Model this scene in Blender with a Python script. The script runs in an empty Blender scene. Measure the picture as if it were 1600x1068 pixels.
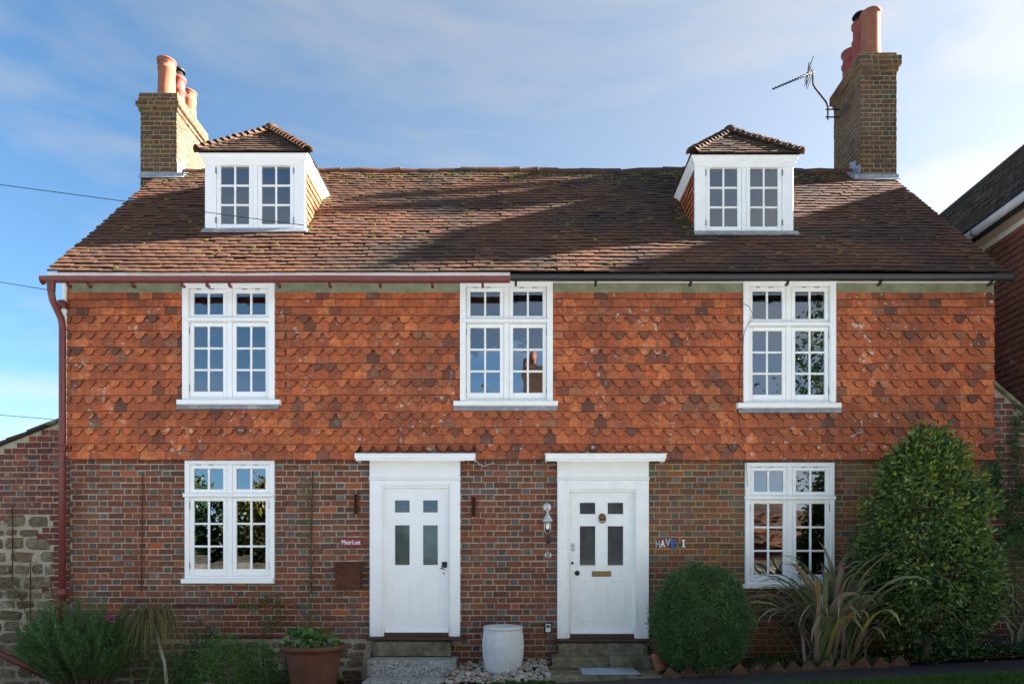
import bpy, math, random
import numpy as np
from mathutils import Vector, Matrix, noise as mnoise
random.seed(7)
R = math.radians
SC = bpy.context.scene
COL = SC.collection

# ------------------------------------------------------------------ camera
EYE_Y, EYE_Z, FPX = -8.9, 1.5, 1067.0
cam = bpy.data.cameras.new('camera'); cam_o = bpy.data.objects.new('camera', cam); COL.objects.link(cam_o)
cam_o.location = (0, EYE_Y, EYE_Z); cam_o.rotation_euler = (R(90), 0, 0)
cam.sensor_width = 36; cam.lens = FPX / 1600 * 36
cam.shift_x = -10 / 1600; cam.shift_y = 346 / 1600          # architectural shift lens: verticals stay parallel
cam.clip_start = 0.05; cam.clip_end = 3000
SC.camera = cam_o
# ------------------------------------------------------------------ light
SUN = Vector((0.89, 0.135, 0.405)).normalized()
world = bpy.data.worlds.new('World'); SC.world = world; world.use_nodes = True
wt = world.node_tree; wt.nodes.clear()
def wn(t, **k):
    n = wt.nodes.new(t)
    for a, b in k.items(): setattr(n, a, b)
    return n
w_out = wn('ShaderNodeOutputWorld'); w_bg = wn('ShaderNodeBackground'); w_bg.inputs['Strength'].default_value = 0.05
w_sky = wn('ShaderNodeTexSky', sky_type='NISHITA', sun_disc=False)
w_sky.sun_elevation = math.asin(SUN.z); w_sky.sun_rotation = math.atan2(SUN.x, SUN.y)
w_sky.air_density = 0.52; w_sky.dust_density = 0.9; w_sky.ozone_density = 2.2
w_tc = wn('ShaderNodeTexCoord')
w_map = wn('ShaderNodeMapping'); w_map.inputs['Rotation'].default_value = (0, R(34), R(20)); w_map.inputs['Scale'].default_value = (0.8, 2.2, 5.0)
w_n1 = wn('ShaderNodeTexNoise'); w_n1.inputs['Scale'].default_value = 1.55; w_n1.inputs['Detail'].default_value = 7; w_n1.inputs['Roughness'].default_value = 0.52; w_n1.inputs['Distortion'].default_value = 0.35
w_rp = wn('ShaderNodeValToRGB'); w_rp.color_ramp.elements[0].position = 0.45; w_rp.color_ramp.elements[1].position = 0.70
w_rp.color_ramp.elements[0].color = (0, 0, 0, 1); w_rp.color_ramp.elements[1].color = (1, 1, 1, 1)
w_mul = wn('ShaderNodeMath', operation='MULTIPLY'); w_mul.inputs[1].default_value = 0.85
# thin high cloud: scatters the sky's own light, so it is the sky's brightness washed to white
w_bw = wn('ShaderNodeRGBToBW')
w_sc = wn('ShaderNodeMath', operation='MULTIPLY_ADD'); w_sc.inputs[1].default_value = 0.85; w_sc.inputs[2].default_value = 0.7
w_cc = wn('ShaderNodeCombineColor')
w_g = wn('ShaderNodeMath', operation='MULTIPLY'); w_g.inputs[1].default_value = 1.06
w_b = wn('ShaderNodeMath', operation='MULTIPLY'); w_b.inputs[1].default_value = 1.16
w_mix = wn('ShaderNodeMix', data_type='RGBA')
L = wt.links.new
L(w_tc.outputs['Generated'], w_map.inputs['Vector']); L(w_map.outputs['Vector'], w_n1.inputs['Vector'])
L(w_n1.outputs['Fac'], w_rp.inputs['Fac']); L(w_rp.outputs['Color'], w_mul.inputs[0])
# high veil of haze thickening towards the sun
w_dot = wn('ShaderNodeVectorMath', operation='DOT_PRODUCT'); w_dot.inputs[1].default_value = SUN
w_vr = wn('ShaderNodeValToRGB'); w_vr.color_ramp.elements[0].position = 0.45; w_vr.color_ramp.elements[1].position = 0.95
w_vr.color_ramp.elements[0].color = (0, 0, 0, 1); w_vr.color_ramp.elements[1].color = (0.85, 0.85, 0.85, 1)
w_rm = wn('ShaderNodeMath', operation='MULTIPLY_ADD'); w_rm.inputs[1].default_value = 0.5; w_rm.inputs[2].default_value = 0.5
w_mx = wn('ShaderNodeMath', operation='ADD'); w_mx.use_clamp = True
L(w_tc.outputs['Generated'], w_dot.inputs[0]); L(w_dot.outputs['Value'], w_rm.inputs[0]); L(w_rm.outputs[0], w_vr.inputs['Fac'])
L(w_vr.outputs['Color'], w_mx.inputs[0]); L(w_mul.outputs[0], w_mx.inputs[1])
w_tint = wn('ShaderNodeMix', data_type='RGBA', blend_type='MULTIPLY'); w_tint.inputs['Factor'].default_value = 1.0; w_tint.inputs['B'].default_value = (0.80, 1.03, 0.97, 1)   # clear maritime blue
L(w_sky.outputs['Color'], w_tint.inputs['A']); L(w_tint.outputs['Result'], w_bw.inputs['Color']); L(w_bw.outputs['Val'], w_sc.inputs[0])
L(w_sc.outputs[0], w_g.inputs[0]); L(w_sc.outputs[0], w_b.inputs[0])
L(w_sc.outputs[0], w_cc.inputs[0]); L(w_g.outputs[0], w_cc.inputs[1]); L(w_b.outputs[0], w_cc.inputs[2])
L(w_mx.outputs[0], w_mix.inputs['Factor']); L(w_tint.outputs['Result'], w_mix.inputs['A']); L(w_cc.outputs[0], w_mix.inputs['B'])
L(w_mix.outputs['Result'], w_bg.inputs['Color']); L(w_bg.outputs['Background'], w_out.inputs['Surface'])

sl = bpy.data.lights.new('sun', 'SUN'); sl.energy = 5.0; sl.angle = R(1.3); sl.color = (1.0, 0.94, 0.85)
so = bpy.data.objects.new('sun', sl); COL.objects.link(so); so.rotation_euler = SUN.to_track_quat('Z', 'Y').to_euler(); so.location = (20, 5, 20)
vs = SC.view_settings; vs.view_transform = 'Standard'; vs.look = 'None'; vs.exposure = 3.05; vs.gamma = 1.0; vs.use_curve_mapping = False

# ------------------------------------------------------------------ measuring: photo pixels to metres at a known depth Y
def sc(Y): return FPX / (Y - EYE_Y)
def FX(px, Y=0.0): return (px - 810) / sc(Y)
def FZ(py, Y=0.0): return EYE_Z + (880 - py) / sc(Y)
def PT(px, py, Y=0.0): return Vector((FX(px, Y), Y, FZ(py, Y)))
def ground_z(x): return 0.09 + 0.05 * max(-9, min(9, x))

# ------------------------------------------------------------------ scene helpers
WL = {}
def wloc(o): return WL.get(o.name, Vector((0, 0, 0))) if o else Vector((0, 0, 0))
def tag(o, label=None, cat=None, group=None, kind=None):
    if label: o['label'] = label
    if cat: o['category'] = cat
    if group: o['group'] = group
    if kind: o['kind'] = kind
    return o
def empty(name, loc=(0, 0, 0), parent=None):
    o = bpy.data.objects.new(name, None); COL.objects.link(o); o.empty_display_size = 0.1
    o.location = Vector(loc) - wloc(parent)
    if parent: o.parent = parent
    WL[o.name] = Vector(loc)
    return o
def thing(name, label, cat, loc=(0, 0, 0), group=None):
    return tag(empty(name, loc), label, cat, group)

class MB:
    """collects shapes for ONE mesh; vertices are in world metres"""
    def __init__(s): s.v = []; s.f = []; s.r = []; s.g = []; s.sm = []
    def add(s, vs, fs, rnd=0.0, grey=0.0, smooth=False):
        b = len(s.v); s.v += [tuple(p) for p in vs]
        for f in fs: s.f.append([i + b for i in f]); s.r.append(rnd); s.g.append(grey); s.sm.append(smooth)
        return s
    def box(s, x0, x1, y0, y1, z0, z1, **k):
        return s.add([(x0,y0,z0),(x1,y0,z0),(x1,y1,z0),(x0,y1,z0),(x0,y0,z1),(x1,y0,z1),(x1,y1,z1),(x0,y1,z1)],
                     [(0,3,2,1),(4,5,6,7),(0,1,5,4),(1,2,6,5),(2,3,7,6),(3,0,4,7)], **k)
    def cbox(s, x0, x1, y0, y1, z0, z1, c=0.004, **k):
        """box whose front (-Y) edges are chamfered"""
        vs = [(x0,y0+c,z0),(x1,y0+c,z0),(x1,y0+c,z1),(x0,y0+c,z1),(x0+c,y0,z0+c),(x1-c,y0,z0+c),(x1-c,y0,z1-c),(x0+c,y0,z1-c),
              (x0,y1,z0),(x1,y1,z0),(x1,y1,z1),(x0,y1,z1)]
        return s.add(vs, [(4,5,6,7),(0,1,5,4),(1,2,6,5),(2,3,7,6),(3,0,4,7),(8,9,1,0),(9,10,2,1),(10,11,3,2),(11,8,0,3),(11,10,9,8)], **k)
    def tube(s, pts, rad, n=8, cap=True, **k):
        pts = [Vector(p) for p in pts]; m = len(pts)
        rad = [rad] * m if not hasattr(rad, '__len__') else rad
        vs = []; up = None
        for i, p in enumerate(pts):
            d = (pts[min(i+1, m-1)] - pts[max(i-1, 0)]).normalized()
            if up is None or abs(up.dot(d)) > 0.99: up = Vector((0, 0, 1)) if abs(d.z) < 0.9 else Vector((0, 1, 0))
            a = d.cross(up).normalized(); b = a.cross(d).normalized(); up = b
            for j in range(n):
                t = 2 * math.pi * j / n
                vs.append(p + (a * math.cos(t) + b * math.sin(t)) * rad[i])
        fs = [(i*n+j, i*n+(j+1)%n, (i+1)*n+(j+1)%n, (i+1)*n+j) for i in range(m-1) for j in range(n)]
        k.setdefault('smooth', True)
        s.add(vs, fs, **k)
        if cap:
            b = len(s.v) - m * n
            s.f.append([b + j for j in range(n)][::-1]); s.f.append([b + (m-1)*n + j for j in range(n)])
            for _ in (0, 1): s.r.append(k.get('rnd', 0)); s.g.append(0); s.sm.append(False)
        return s
    def lathe(s, prof, c, n=24, flute=0.0, **k):
        """prof: (radius, z) from bottom to top"""
        vs = []
        for (r, z) in prof:
            for j in range(n):
                t = 2 * math.pi * j / n; rr = r * (1 + (flute if j % 2 else 0))
                vs.append((c[0] + rr*math.cos(t), c[1] + rr*math.sin(t), c[2] + z))
        fs = [(i*n+j, i*n+(j+1)%n, (i+1)*n+(j+1)%n, (i+1)*n+j) for i in range(len(prof)-1) for j in range(n)]
        k.setdefault('smooth', True)
        return s.add(vs, fs, **k)
    def prism(s, poly, y0, y1, **k):
        """polygon in (x, z), counter-clockwise seen from -Y, from y0 (front) to y1"""
        n = len(poly)
        vs = [(x, y0, z) for x, z in poly] + [(x, y1, z) for x, z in poly]
        fs = [tuple(range(n)), tuple(range(2*n-1, n-1, -1))] + [(i, i+n, (i+1)%n+n, (i+1)%n) for i in range(n)]
        return s.add(vs, fs, **k)
    def rod(s, a, b, r, n=8, **k): return s.tube([a, b], r, n, **k)
    def mesh(s, name):
        me = bpy.data.meshes.new(name); me.from_pydata(s.v, [], s.f)
        fill_attr(me, s.r, s.g, s.sm); return me
    def build(s, name, mat, parent=None, kind=None): return link_mesh(name, s.mesh(name), mat, parent, kind)
def fill_attr(me, r, g, sm=None):
    a = me.attributes.new('rnd', 'FLOAT', 'FACE'); a.data.foreach_set('value', np.asarray(r, np.float32))
    a = me.attributes.new('grey', 'FLOAT', 'FACE'); a.data.foreach_set('value', np.asarray(g, np.float32))
    if sm is not None and any(sm): me.polygons.foreach_set('use_smooth', np.asarray(sm, bool))
    me.update()
def link_mesh(name, me, mat, parent=None, kind=None):
    o = bpy.data.objects.new(name, me); COL.objects.link(o)
    if mat is not None and not me.materials: me.materials.append(M[mat] if isinstance(mat, str) else mat)
    if parent: o.parent = parent; o.location = -wloc(parent)
    if kind: o['kind'] = kind
    return o
def piece(name, me, mw, parent):
    o = bpy.data.objects.new(name, me); COL.objects.link(o); o.parent = parent
    o.matrix_basis = Matrix.Translation(-wloc(parent)) @ mw
    return o
VCACHE = {}
def emit(places, variants, name, restname, mat, parent, limit, key):
    """places: (matrix, variant key). The `limit` largest become pieces of their own, the rest one mesh."""
    src = variants; variants = VCACHE.setdefault((id(src), mat), {})
    if not variants:
        for k, me in src.items():
            me = me.copy(); me.materials.clear(); me.materials.append(M[mat]); variants[k] = me
    places = sorted(places, key=key)
    for mw, vk in places[:limit]: piece(name, variants[vk], mw, parent)
    rest = places[limit:]
    if not rest: return
    cache = {}
    for k, me in variants.items():
        co = np.empty(len(me.vertices) * 3); me.vertices.foreach_get('co', co)
        gr = np.empty(len(me.polygons)); me.attributes['grey'].data.foreach_get('value', gr)
        cache[k] = (np.c_[co.reshape(-1, 3), np.ones(len(me.vertices))], [list(p.vertices) for p in me.polygons], gr)
    vs = []; fs = []; r = []; g = []; b = 0
    for mw, vk in rest:
        c, f, gr = cache[vk]
        vs.append((c @ np.array(mw).T)[:, :3]); fs += [[i + b for i in q] for q in f]
        r += [random.random()] * len(f); g += list(gr); b += len(c)
    me = bpy.data.meshes.new(restname); me.from_pydata(np.concatenate(vs).tolist(), [], fs); fill_attr(me, r, g)
    link_mesh(restname, me, mat, parent, 'stuff')
def frame_m(O, U, N, u, v, d=0, V=Vector((0, 0, 1)), rot=0, s=(1, 1, 1)):
    """matrix for a piece on a plane: local x along U, local y inward (-N), local z along V"""
    U = Vector(U); N = Vector(N); V = Vector(V)
    m = Matrix.Identity(4)
    for i in range(3): m[i][0] = U[i]; m[i][1] = -N[i]; m[i][2] = V[i]
    p = Vector(O) + U * u + V * v + N * d
    m.translation = p
    if rot: m = m @ Matrix.Rotation(rot, 4, 'Y')
    return m @ Matrix.Diagonal((s[0], s[1], s[2], 1))

# ------------------------------------------------------------------ materials
M = {}
class NT:
    def __init__(s, name):
        s.m = bpy.data.materials.new(name); s.m.use_nodes = True; s.t = s.m.node_tree; s.t.nodes.clear(); M[name] = s.m
        s.out = s.n('ShaderNodeOutputMaterial'); s.p = s.n('ShaderNodeBsdfPrincipled'); s.l(s.p.outputs[0], s.out.inputs[0])
        s.geo = None
    def n(s, t, **k):
        n = s.t.nodes.new(t)
        for a, b in k.items(): setattr(n, a, b)
        return n
    def l(s, a, b): s.t.links.new(a, b)
    def pos(s):
        if not s.geo: s.geo = s.n('ShaderNodeNewGeometry')
        return s.geo.outputs['Position']
    def noise(s, scale, detail=4, rough=0.55, vec=None, dist=0.0, stretch=None):
        n = s.n('ShaderNodeTexNoise'); n.inputs['Scale'].default_value = scale; n.inputs['Detail'].default_value = detail
        n.inputs['Roughness'].default_value = rough; n.inputs['Distortion'].default_value = dist
        v = vec or s.pos()
        if stretch:
            mp = s.n('ShaderNodeMapping'); mp.inputs['Scale'].default_value = stretch; s.l(v, mp.inputs['Vector']); v = mp.outputs['Vector']
        s.l(v, n.inputs['Vector']); return n.outputs['Fac']
    def ramp(s, fac, stops, interp='LINEAR'):
        r = s.n('ShaderNodeValToRGB'); cr = r.color_ramp; cr.interpolation = interp
        while len(cr.elements) > 1: cr.elements.remove(cr.elements[-1])
        for i, (p, c) in enumerate(stops):
            e = cr.elements[0] if i == 0 else cr.elements.new(p)
            e.position = p; e.color = (c, c, c, 1) if not hasattr(c, '__len__') else (*c, 1)
        s.l(fac, r.inputs['Fac']); return r.outputs['Color']
    def math(s, op, a, b=None, clamp=False):
        n = s.n('ShaderNodeMath', operation=op); n.use_clamp = clamp
        for i, x in enumerate((a, b)):
            if x is None: continue
            if isinstance(x, (int, float)): n.inputs[i].default_value = x
            else: s.l(x, n.inputs[i])
        return n.outputs[0]
    def mix(s, fac, a, b, blend='MIX'):
        n = s.n('ShaderNodeMix', data_type='RGBA', blend_type=blend)
        for k, x in (('Factor', fac), ('A', a), ('B', b)):
            i = n.inputs[k]
            if isinstance(x, (int, float)): i.default_value = x if k == 'Factor' else (x, x, x, 1)
            elif hasattr(x, '__len__'): i.default_value = (*x, 1)
            else: s.l(x, i)
        return n.outputs['Result']
    def attr(s, name): return s.n('ShaderNodeAttribute', attribute_name=name).outputs['Fac']
    def rnd(s):
        oi = s.n('ShaderNodeObjectInfo')
        return s.math('FRACT', s.math('ADD', s.attr('rnd'), oi.outputs['Random']))
    def xyz(s):
        n = s.n('ShaderNodeSeparateXYZ'); s.l(s.pos(), n.inputs[0]); return n.outputs
    def bump(s, h, strength=0.3, dist=0.004):
        b = s.n('ShaderNodeBump'); b.inputs['Strength'].default_value = strength; b.inputs['Distance'].default_value = dist
        s.l(h, b.inputs['Height']); s.l(b.outputs['Normal'], s.p.inputs['Normal'])
    def done(s, col, rough=0.8, spec=0.3, metal=0.0):
        i = s.p.inputs
        if hasattr(col, '__len__'): i['Base Color'].default_value = (*col, 1)
        else: s.l(col, i['Base Color'])
        if isinstance(rough, (int, float)): i['Roughness'].default_value = rough
        else: s.l(rough, i['Roughness'])
        i['Specular IOR Level'].default_value = spec; i['Metallic'].default_value = metal
        return s.m
def stain(t, col, target, scale, lo, hi, amount=1.0, gate=None, detail=5, stretch=None):
    f = t.ramp(t.noise(scale, detail, 0.6, stretch=stretch), [(lo, 0.0), (hi, amount)])
    if gate is not None: f = t.math('MULTIPLY', f, gate, True)
    return t.mix(f, col, target)

def make_brick(name, reds, greys, lichen_gate=None, soot=0.25):
    t = NT(name); r = t.rnd()
    c = t.ramp(r, reds, 'LINEAR')
    g = t.ramp(r, greys, 'LINEAR')
    c = t.mix(t.attr('grey'), c, g)
    c = t.mix(t.ramp(t.noise(38, 4, 0.65), [(0.3, 0.0), (0.75, 0.55)]), c, (0.035, 0.022, 0.02))
    c = t.mix(t.ramp(t.noise(9, 5, 0.6), [(0.45, 0.0), (0.75, soot)]), c, (0.03, 0.02, 0.018))
    c = stain(t, c, (0.34, 0.31, 0.26), 13, 0.58, 0.76, 0.55)            # lime bloom
    c = stain(t, c, (0.27, 0.225, 0.19), 1.3, 0.50, 0.72, 0.22)
    if lichen_gate: c = stain(t, c, (0.16, 0.12, 0.03), 3.2, 0.40, 0.66, 0.7, lichen_gate(t))
    t.bump(t.noise(70, 5, 0.65), 0.55, 0.004)
    return t.done(c, 0.88, 0.2)
def gate_right(t):      # lichen grows on the second cottage's end of the wall
    x = t.xyz()[0]
    return t.ramp(t.math('ADD', t.math('MULTIPLY', x, 0.1), 0.5), [(0.60, 0.10), (0.70, 0.60), (0.9, 0.8)])
REDS = [(0.0, (0.24, 0.075, 0.042)), (0.25, (0.16, 0.058, 0.038)), (0.45, (0.27, 0.088, 0.048)), (0.62, (0.115, 0.048, 0.036)), (0.8, (0.21, 0.068, 0.040)), (0.95, (0.29, 0.084, 0.042)), (1.0, (0.44, 0.11, 0.040))]
GREYS = [(0.0, (0.075, 0.062, 0.060)), (0.4, (0.135, 0.122, 0.122)), (0.7, (0.10, 0.062, 0.052)), (1.0, (0.18, 0.168, 0.168))]
make_brick('brick', REDS, GREYS, gate_right)
make_brick('brick_garden', [(0, (0.17, 0.05, 0.035)), (0.4, (0.12, 0.04, 0.032)), (0.8, (0.21, 0.06, 0.036)), (1, (0.30, 0.075, 0.03))], GREYS)
make_brick('brick_chimney', [(0.0, (0.14, 0.055, 0.034)), (0.3, (0.07, 0.042, 0.032)), (0.6, (0.15, 0.065, 0.04)), (0.85, (0.09, 0.052, 0.038)), (1.0, (0.19, 0.07, 0.036))],
           [(0, (0.055, 0.042, 0.036)), (1, (0.10, 0.075, 0.058))], lambda t: t.ramp(t.noise(1.0, 2), [(0.0, 0.1), (1.0, 0.7)]))
def make_mortar(name, base, yel, gate=None):
    t = NT(name)
    c = t.mix(t.ramp(t.noise(2.2, 4), [(0.4, 0.0), (0.62, 0.6)]), t.ramp(t.noise(14, 5), [(0.3, tuple(x*0.65 for x in base)), (0.7, base)]), tuple(x*0.5 for x in base))
    if gate: c = t.mix(gate(t), c, yel)
    c = stain(t, c, (0.06, 0.06, 0.04), 2.5, 0.55, 0.75, 0.5)
    t.bump(t.noise(160, 3), 0.5, 0.003); t.done(c, 0.95, 0.1)
make_mortar('mortar', (0.50, 0.44, 0.33), (0.30, 0.23, 0.10), gate_right)
make_mortar('mortar_chimney', (0.42, 0.33, 0.16), (0.3, 0.22, 0.1))
make_mortar('mortar_garden', (0.44, 0.39, 0.30), (0.3, 0.22, 0.1))

def make_hanging(name, cols, dark):
    t = NT(name); r = t.rnd(); c = t.ramp(r, cols)
    c = t.mix(t.ramp(t.noise(17, 5, 0.7), [(0.42, 0.0), (0.72, 0.8)]), c, dark)
    c = t.mix(t.ramp(t.noise(1.1, 4, 0.6), [(0.42, 0.0), (0.72, 0.55)]), c, dark)
    c = stain(t, c, (0.55, 0.50, 0.44), 12, 0.615, 0.66, 0.8, t.ramp(t.noise(1.2, 2), [(0.46, 0.0), (0.60, 1.0)]))   # white lime and lichen spots
    c = stain(t, c, (0.22, 0.20, 0.13), 7, 0.58, 0.74, 0.5)
    c = t.mix(t.math('MULTIPLY', t.attr('grey'), 0.8), c, tuple(x*0.55 for x in dark))      # dark edges: shadow lines between tiles painted in, plus algae
    t.bump(t.noise(90, 4, 0.6), 0.4, 0.003); t.done(c, 0.85, 0.22)
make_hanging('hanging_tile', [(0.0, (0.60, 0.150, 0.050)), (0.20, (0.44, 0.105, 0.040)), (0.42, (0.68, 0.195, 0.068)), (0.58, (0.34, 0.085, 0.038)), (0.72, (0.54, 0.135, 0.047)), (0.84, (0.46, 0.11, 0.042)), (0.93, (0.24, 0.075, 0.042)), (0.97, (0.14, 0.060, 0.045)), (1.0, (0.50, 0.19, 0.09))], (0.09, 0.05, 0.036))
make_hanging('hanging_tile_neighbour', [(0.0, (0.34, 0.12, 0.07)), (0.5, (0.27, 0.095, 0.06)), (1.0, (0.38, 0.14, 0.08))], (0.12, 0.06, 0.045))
def make_roof(name, cols, moss=0.6):
    t = NT(name); r = t.rnd(); c = t.ramp(r, cols)
    c = t.mix(t.ramp(t.noise(26, 4, 0.6), [(0.3, 0.0), (0.8, 0.6)]), c, (0.045, 0.028, 0.022))
    old = t.ramp(t.math('ADD', t.math('MULTIPLY', t.xyz()[0], 0.1), 0.5), [(0.18, 0.45), (0.34, 1.0)])      # sunlight painted in: less grime at the sunlit end, full over the shaded middle
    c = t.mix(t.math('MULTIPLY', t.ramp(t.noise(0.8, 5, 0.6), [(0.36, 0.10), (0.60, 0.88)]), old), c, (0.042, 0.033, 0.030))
    c = stain(t, c, (0.12, 0.13, 0.025), 5.5, 0.58, 0.70, moss, t.ramp(t.noise(0.7, 3), [(0.40, 0.1), (0.65, 1.0)]))
    c = stain(t, c, (0.45, 0.43, 0.38), 17, 0.68, 0.74, 0.55)
    c = t.mix(t.math('MULTIPLY', t.attr('grey'), 0.75), c, (0.022, 0.018, 0.015))           # shadow gaps under the courses painted onto the tails, with soot and algae
    t.bump(t.noise(80, 4, 0.6), 0.5, 0.004); t.done(c, 0.88, 0.2)
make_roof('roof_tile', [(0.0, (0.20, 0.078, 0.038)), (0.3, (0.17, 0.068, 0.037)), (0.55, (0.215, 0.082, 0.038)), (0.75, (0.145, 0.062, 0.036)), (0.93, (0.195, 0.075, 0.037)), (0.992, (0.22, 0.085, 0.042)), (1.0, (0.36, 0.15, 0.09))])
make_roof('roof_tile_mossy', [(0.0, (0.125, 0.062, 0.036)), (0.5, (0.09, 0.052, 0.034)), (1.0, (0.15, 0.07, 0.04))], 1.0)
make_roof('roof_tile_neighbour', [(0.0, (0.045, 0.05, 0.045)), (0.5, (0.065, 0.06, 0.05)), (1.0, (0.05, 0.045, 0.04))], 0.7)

def plain(name, col, rough=0.6, spec=0.4, metal=0.0, var=0.15, scale=12, bump=0.0, bscale=60, dirt=None):
    t = NT(name)
    c = t.ramp(t.noise(scale, 5), [(0.3, tuple(x*(1-var) for x in col)), (0.7, tuple(min(1, x*(1+var*0.6)) for x in col))])
    if dirt: c = stain(t, c, dirt[0], dirt[1], dirt[2], dirt[3], dirt[4])
    if bump: t.bump(t.noise(bscale, 4), bump, 0.004)
    return t.done(c, rough, spec, metal)
plain('white_paint', (0.85, 0.86, 0.85), 0.38, 0.5, var=0.03, scale=5, bump=0.06, bscale=30, dirt=((0.45, 0.43, 0.36), 16, 0.72, 0.85, 0.5))
plain('old_white_paint', (0.82, 0.83, 0.80), 0.5, 0.4, var=0.05, scale=8, bump=0.15, bscale=45, dirt=((0.38, 0.34, 0.26), 22, 0.66, 0.76, 0.65))
plain('board_grey_green', (0.22, 0.23, 0.15), 0.75, 0.2, var=0.3, scale=6, bump=0.2)
plain('lead', (0.30, 0.32, 0.35), 0.5, 0.5, 0.3, var=0.25, scale=14, bump=0.25, bscale=40, dirt=((0.6, 0.6, 0.58), 7, 0.58, 0.7, 0.6))
plain('red_plastic', (0.15, 0.036, 0.030), 0.42, 0.45, var=0.12, scale=7)
plain('black_plastic', (0.018, 0.019, 0.021), 0.38, 0.5, var=0.2)
plain('rusty_iron', (0.11, 0.045, 0.028), 0.85, 0.2, 0.2, var=0.5, scale=22, bump=0.4)
plain('dark_iron', (0.035, 0.032, 0.032), 0.55, 0.4, 0.6, var=0.3)
plain('steel_grey', (0.22, 0.22, 0.23), 0.5, 0.5, 0.5, var=0.3, scale=30)
plain('galvanised', (0.58, 0.60, 0.61), 0.42, 0.5, 0.45, var=0.2, scale=40)
plain('brass', (0.20, 0.14, 0.06), 0.4, 0.5, 0.8, var=0.4, scale=50)
plain('terracotta', (0.27, 0.105, 0.06), 0.8, 0.25, var=0.2, scale=9, bump=0.2, dirt=((0.16, 0.07, 0.045), 5, 0.5, 0.7, 0.6))
plain('pot_red', (0.24, 0.055, 0.04), 0.6, 0.35, var=0.2, scale=9)
plain('planter_terracotta', (0.12, 0.046, 0.028), 0.75, 0.3, var=0.22, scale=7, bump=0.2, dirt=((0.08, 0.04, 0.03), 4, 0.5, 0.7, 0.6))
plain('flaunching', (0.42, 0.40, 0.34), 0.9, 0.1, var=0.25, scale=12, bump=0.4)
plain('granite', (0.34, 0.34, 0.32), 0.8, 0.3, var=0.75, scale=48, bump=0.5, bscale=70, dirt=((0.10, 0.10, 0.06), 5, 0.48, 0.68, 0.6))
plain('sandstone', (0.20, 0.18, 0.12), 0.88, 0.15, var=0.4, scale=14, bump=0.5, bscale=35, dirt=((0.055, 0.055, 0.028), 4.5, 0.42, 0.66, 0.75))
plain('threshold', (0.075, 0.036, 0.03), 0.6, 0.3, var=0.3, scale=10)
plain('soil', (0.055, 0.038, 0.026), 0.95, 0.1, var=0.5, scale=25, bump=0.9, bscale=30)
plain('asphalt', (0.040, 0.041, 0.044), 0.85, 0.25, var=0.4, scale=60, bump=0.6, bscale=170, dirt=((0.07, 0.066, 0.055), 3, 0.5, 0.72, 0.5))
plain('lawn', (0.05, 0.095, 0.02), 0.9, 0.1, var=0.5, scale=9, bump=0.7, bscale=60)
plain('bounce_chippings', (0.44, 0.455, 0.475), 0.9, 0.1, var=0.3, scale=40, bump=0.4, bscale=120)
plain('render_white', (0.72, 0.70, 0.66), 0.9, 0.1, var=0.08, scale=3)
plain('pale_stone', (0.40, 0.37, 0.30), 0.9, 0.1, var=0.35, scale=5, bump=0.6, bscale=12)
plain('gutter_grey', (0.42, 0.43, 0.44), 0.45, 0.4, var=0.1)
plain('soffit_tan', (0.38, 0.32, 0.26), 0.7, 0.2, var=0.15)
plain('plaster', (0.35, 0.32, 0.27), 0.9, 0.1, var=0.1)
plain('dark_room', (0.10, 0.085, 0.07), 0.9, 0.1, var=0.2)
plain('curtain', (0.60, 0.58, 0.53), 0.9, 0.1, var=0.1)
plain('woven_blind', (0.72, 0.63, 0.54), 0.9, 0.1, var=0.3, scale=30)
plain('dark_board', (0.018, 0.018, 0.02), 0.5, 0.4)
plain('mat_grey', (0.30, 0.34, 0.40), 0.8, 0.2, var=0.25, scale=30, bump=0.5)
plain('tub_white', (0.56, 0.58, 0.58), 0.6, 0.35, var=0.12, scale=9, dirt=((0.22, 0.24, 0.2), 8, 0.6, 0.76, 0.5))
plain('sign_red', (0.22, 0.008, 0.022), 0.25, 0.6, var=0.1)
plain('letter_white', (0.72, 0.76, 0.80), 0.35, 0.5, var=0.05)
plain('letter_silver', (0.42, 0.44, 0.50), 0.4, 0.5, 0.0, var=0.2)
plain('letter_blue', (0.012, 0.12, 0.50), 0.35, 0.5, var=0.05)
plain('letter_ochre', (0.40, 0.21, 0.05), 0.5, 0.4, var=0.3, scale=40)
plain('cable_black', (0.015, 0.015, 0.016), 0.6, 0.3)
plain('door_glass_dark', (0.05, 0.06, 0.065), 0.08, 0.9, var=0.3, scale=8)
plain('bark', (0.13, 0.10, 0.07), 0.9, 0.1, var=0.4, scale=20, bump=0.7)
plain('pale_bark', (0.30, 0.27, 0.21), 0.9, 0.1, var=0.4, scale=30, bump=0.7)
plain('timber_pole', (0.12, 0.09, 0.065), 0.9, 0.1, var=0.3)
t = NT('rubble_stone'); c = t.ramp(t.rnd(), [(0, (0.17, 0.12, 0.065)), (0.3, (0.24, 0.20, 0.13)), (0.55, (0.13, 0.10, 0.065)), (0.8, (0.28, 0.25, 0.19)), (1, (0.19, 0.13, 0.06))])
c = t.mix(t.ramp(t.noise(14, 6, 0.7), [(0.35, 0.0), (0.7, 0.85)]), c, (0.06, 0.045, 0.028)); c = stain(t, c, (0.50, 0.46, 0.38), 6, 0.58, 0.68, 0.7); t.bump(t.noise(28, 6, 0.7), 1.0, 0.02); t.done(c, 0.9, 0.15)
t = NT('pebble'); c = t.ramp(t.rnd(), [(0, (0.42, 0.39, 0.33)), (0.3, (0.26, 0.24, 0.21)), (0.5, (0.52, 0.47, 0.38)), (0.7, (0.30, 0.17, 0.10)), (0.85, (0.36, 0.36, 0.35)), (1, (0.14, 0.13, 0.12))])
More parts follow.
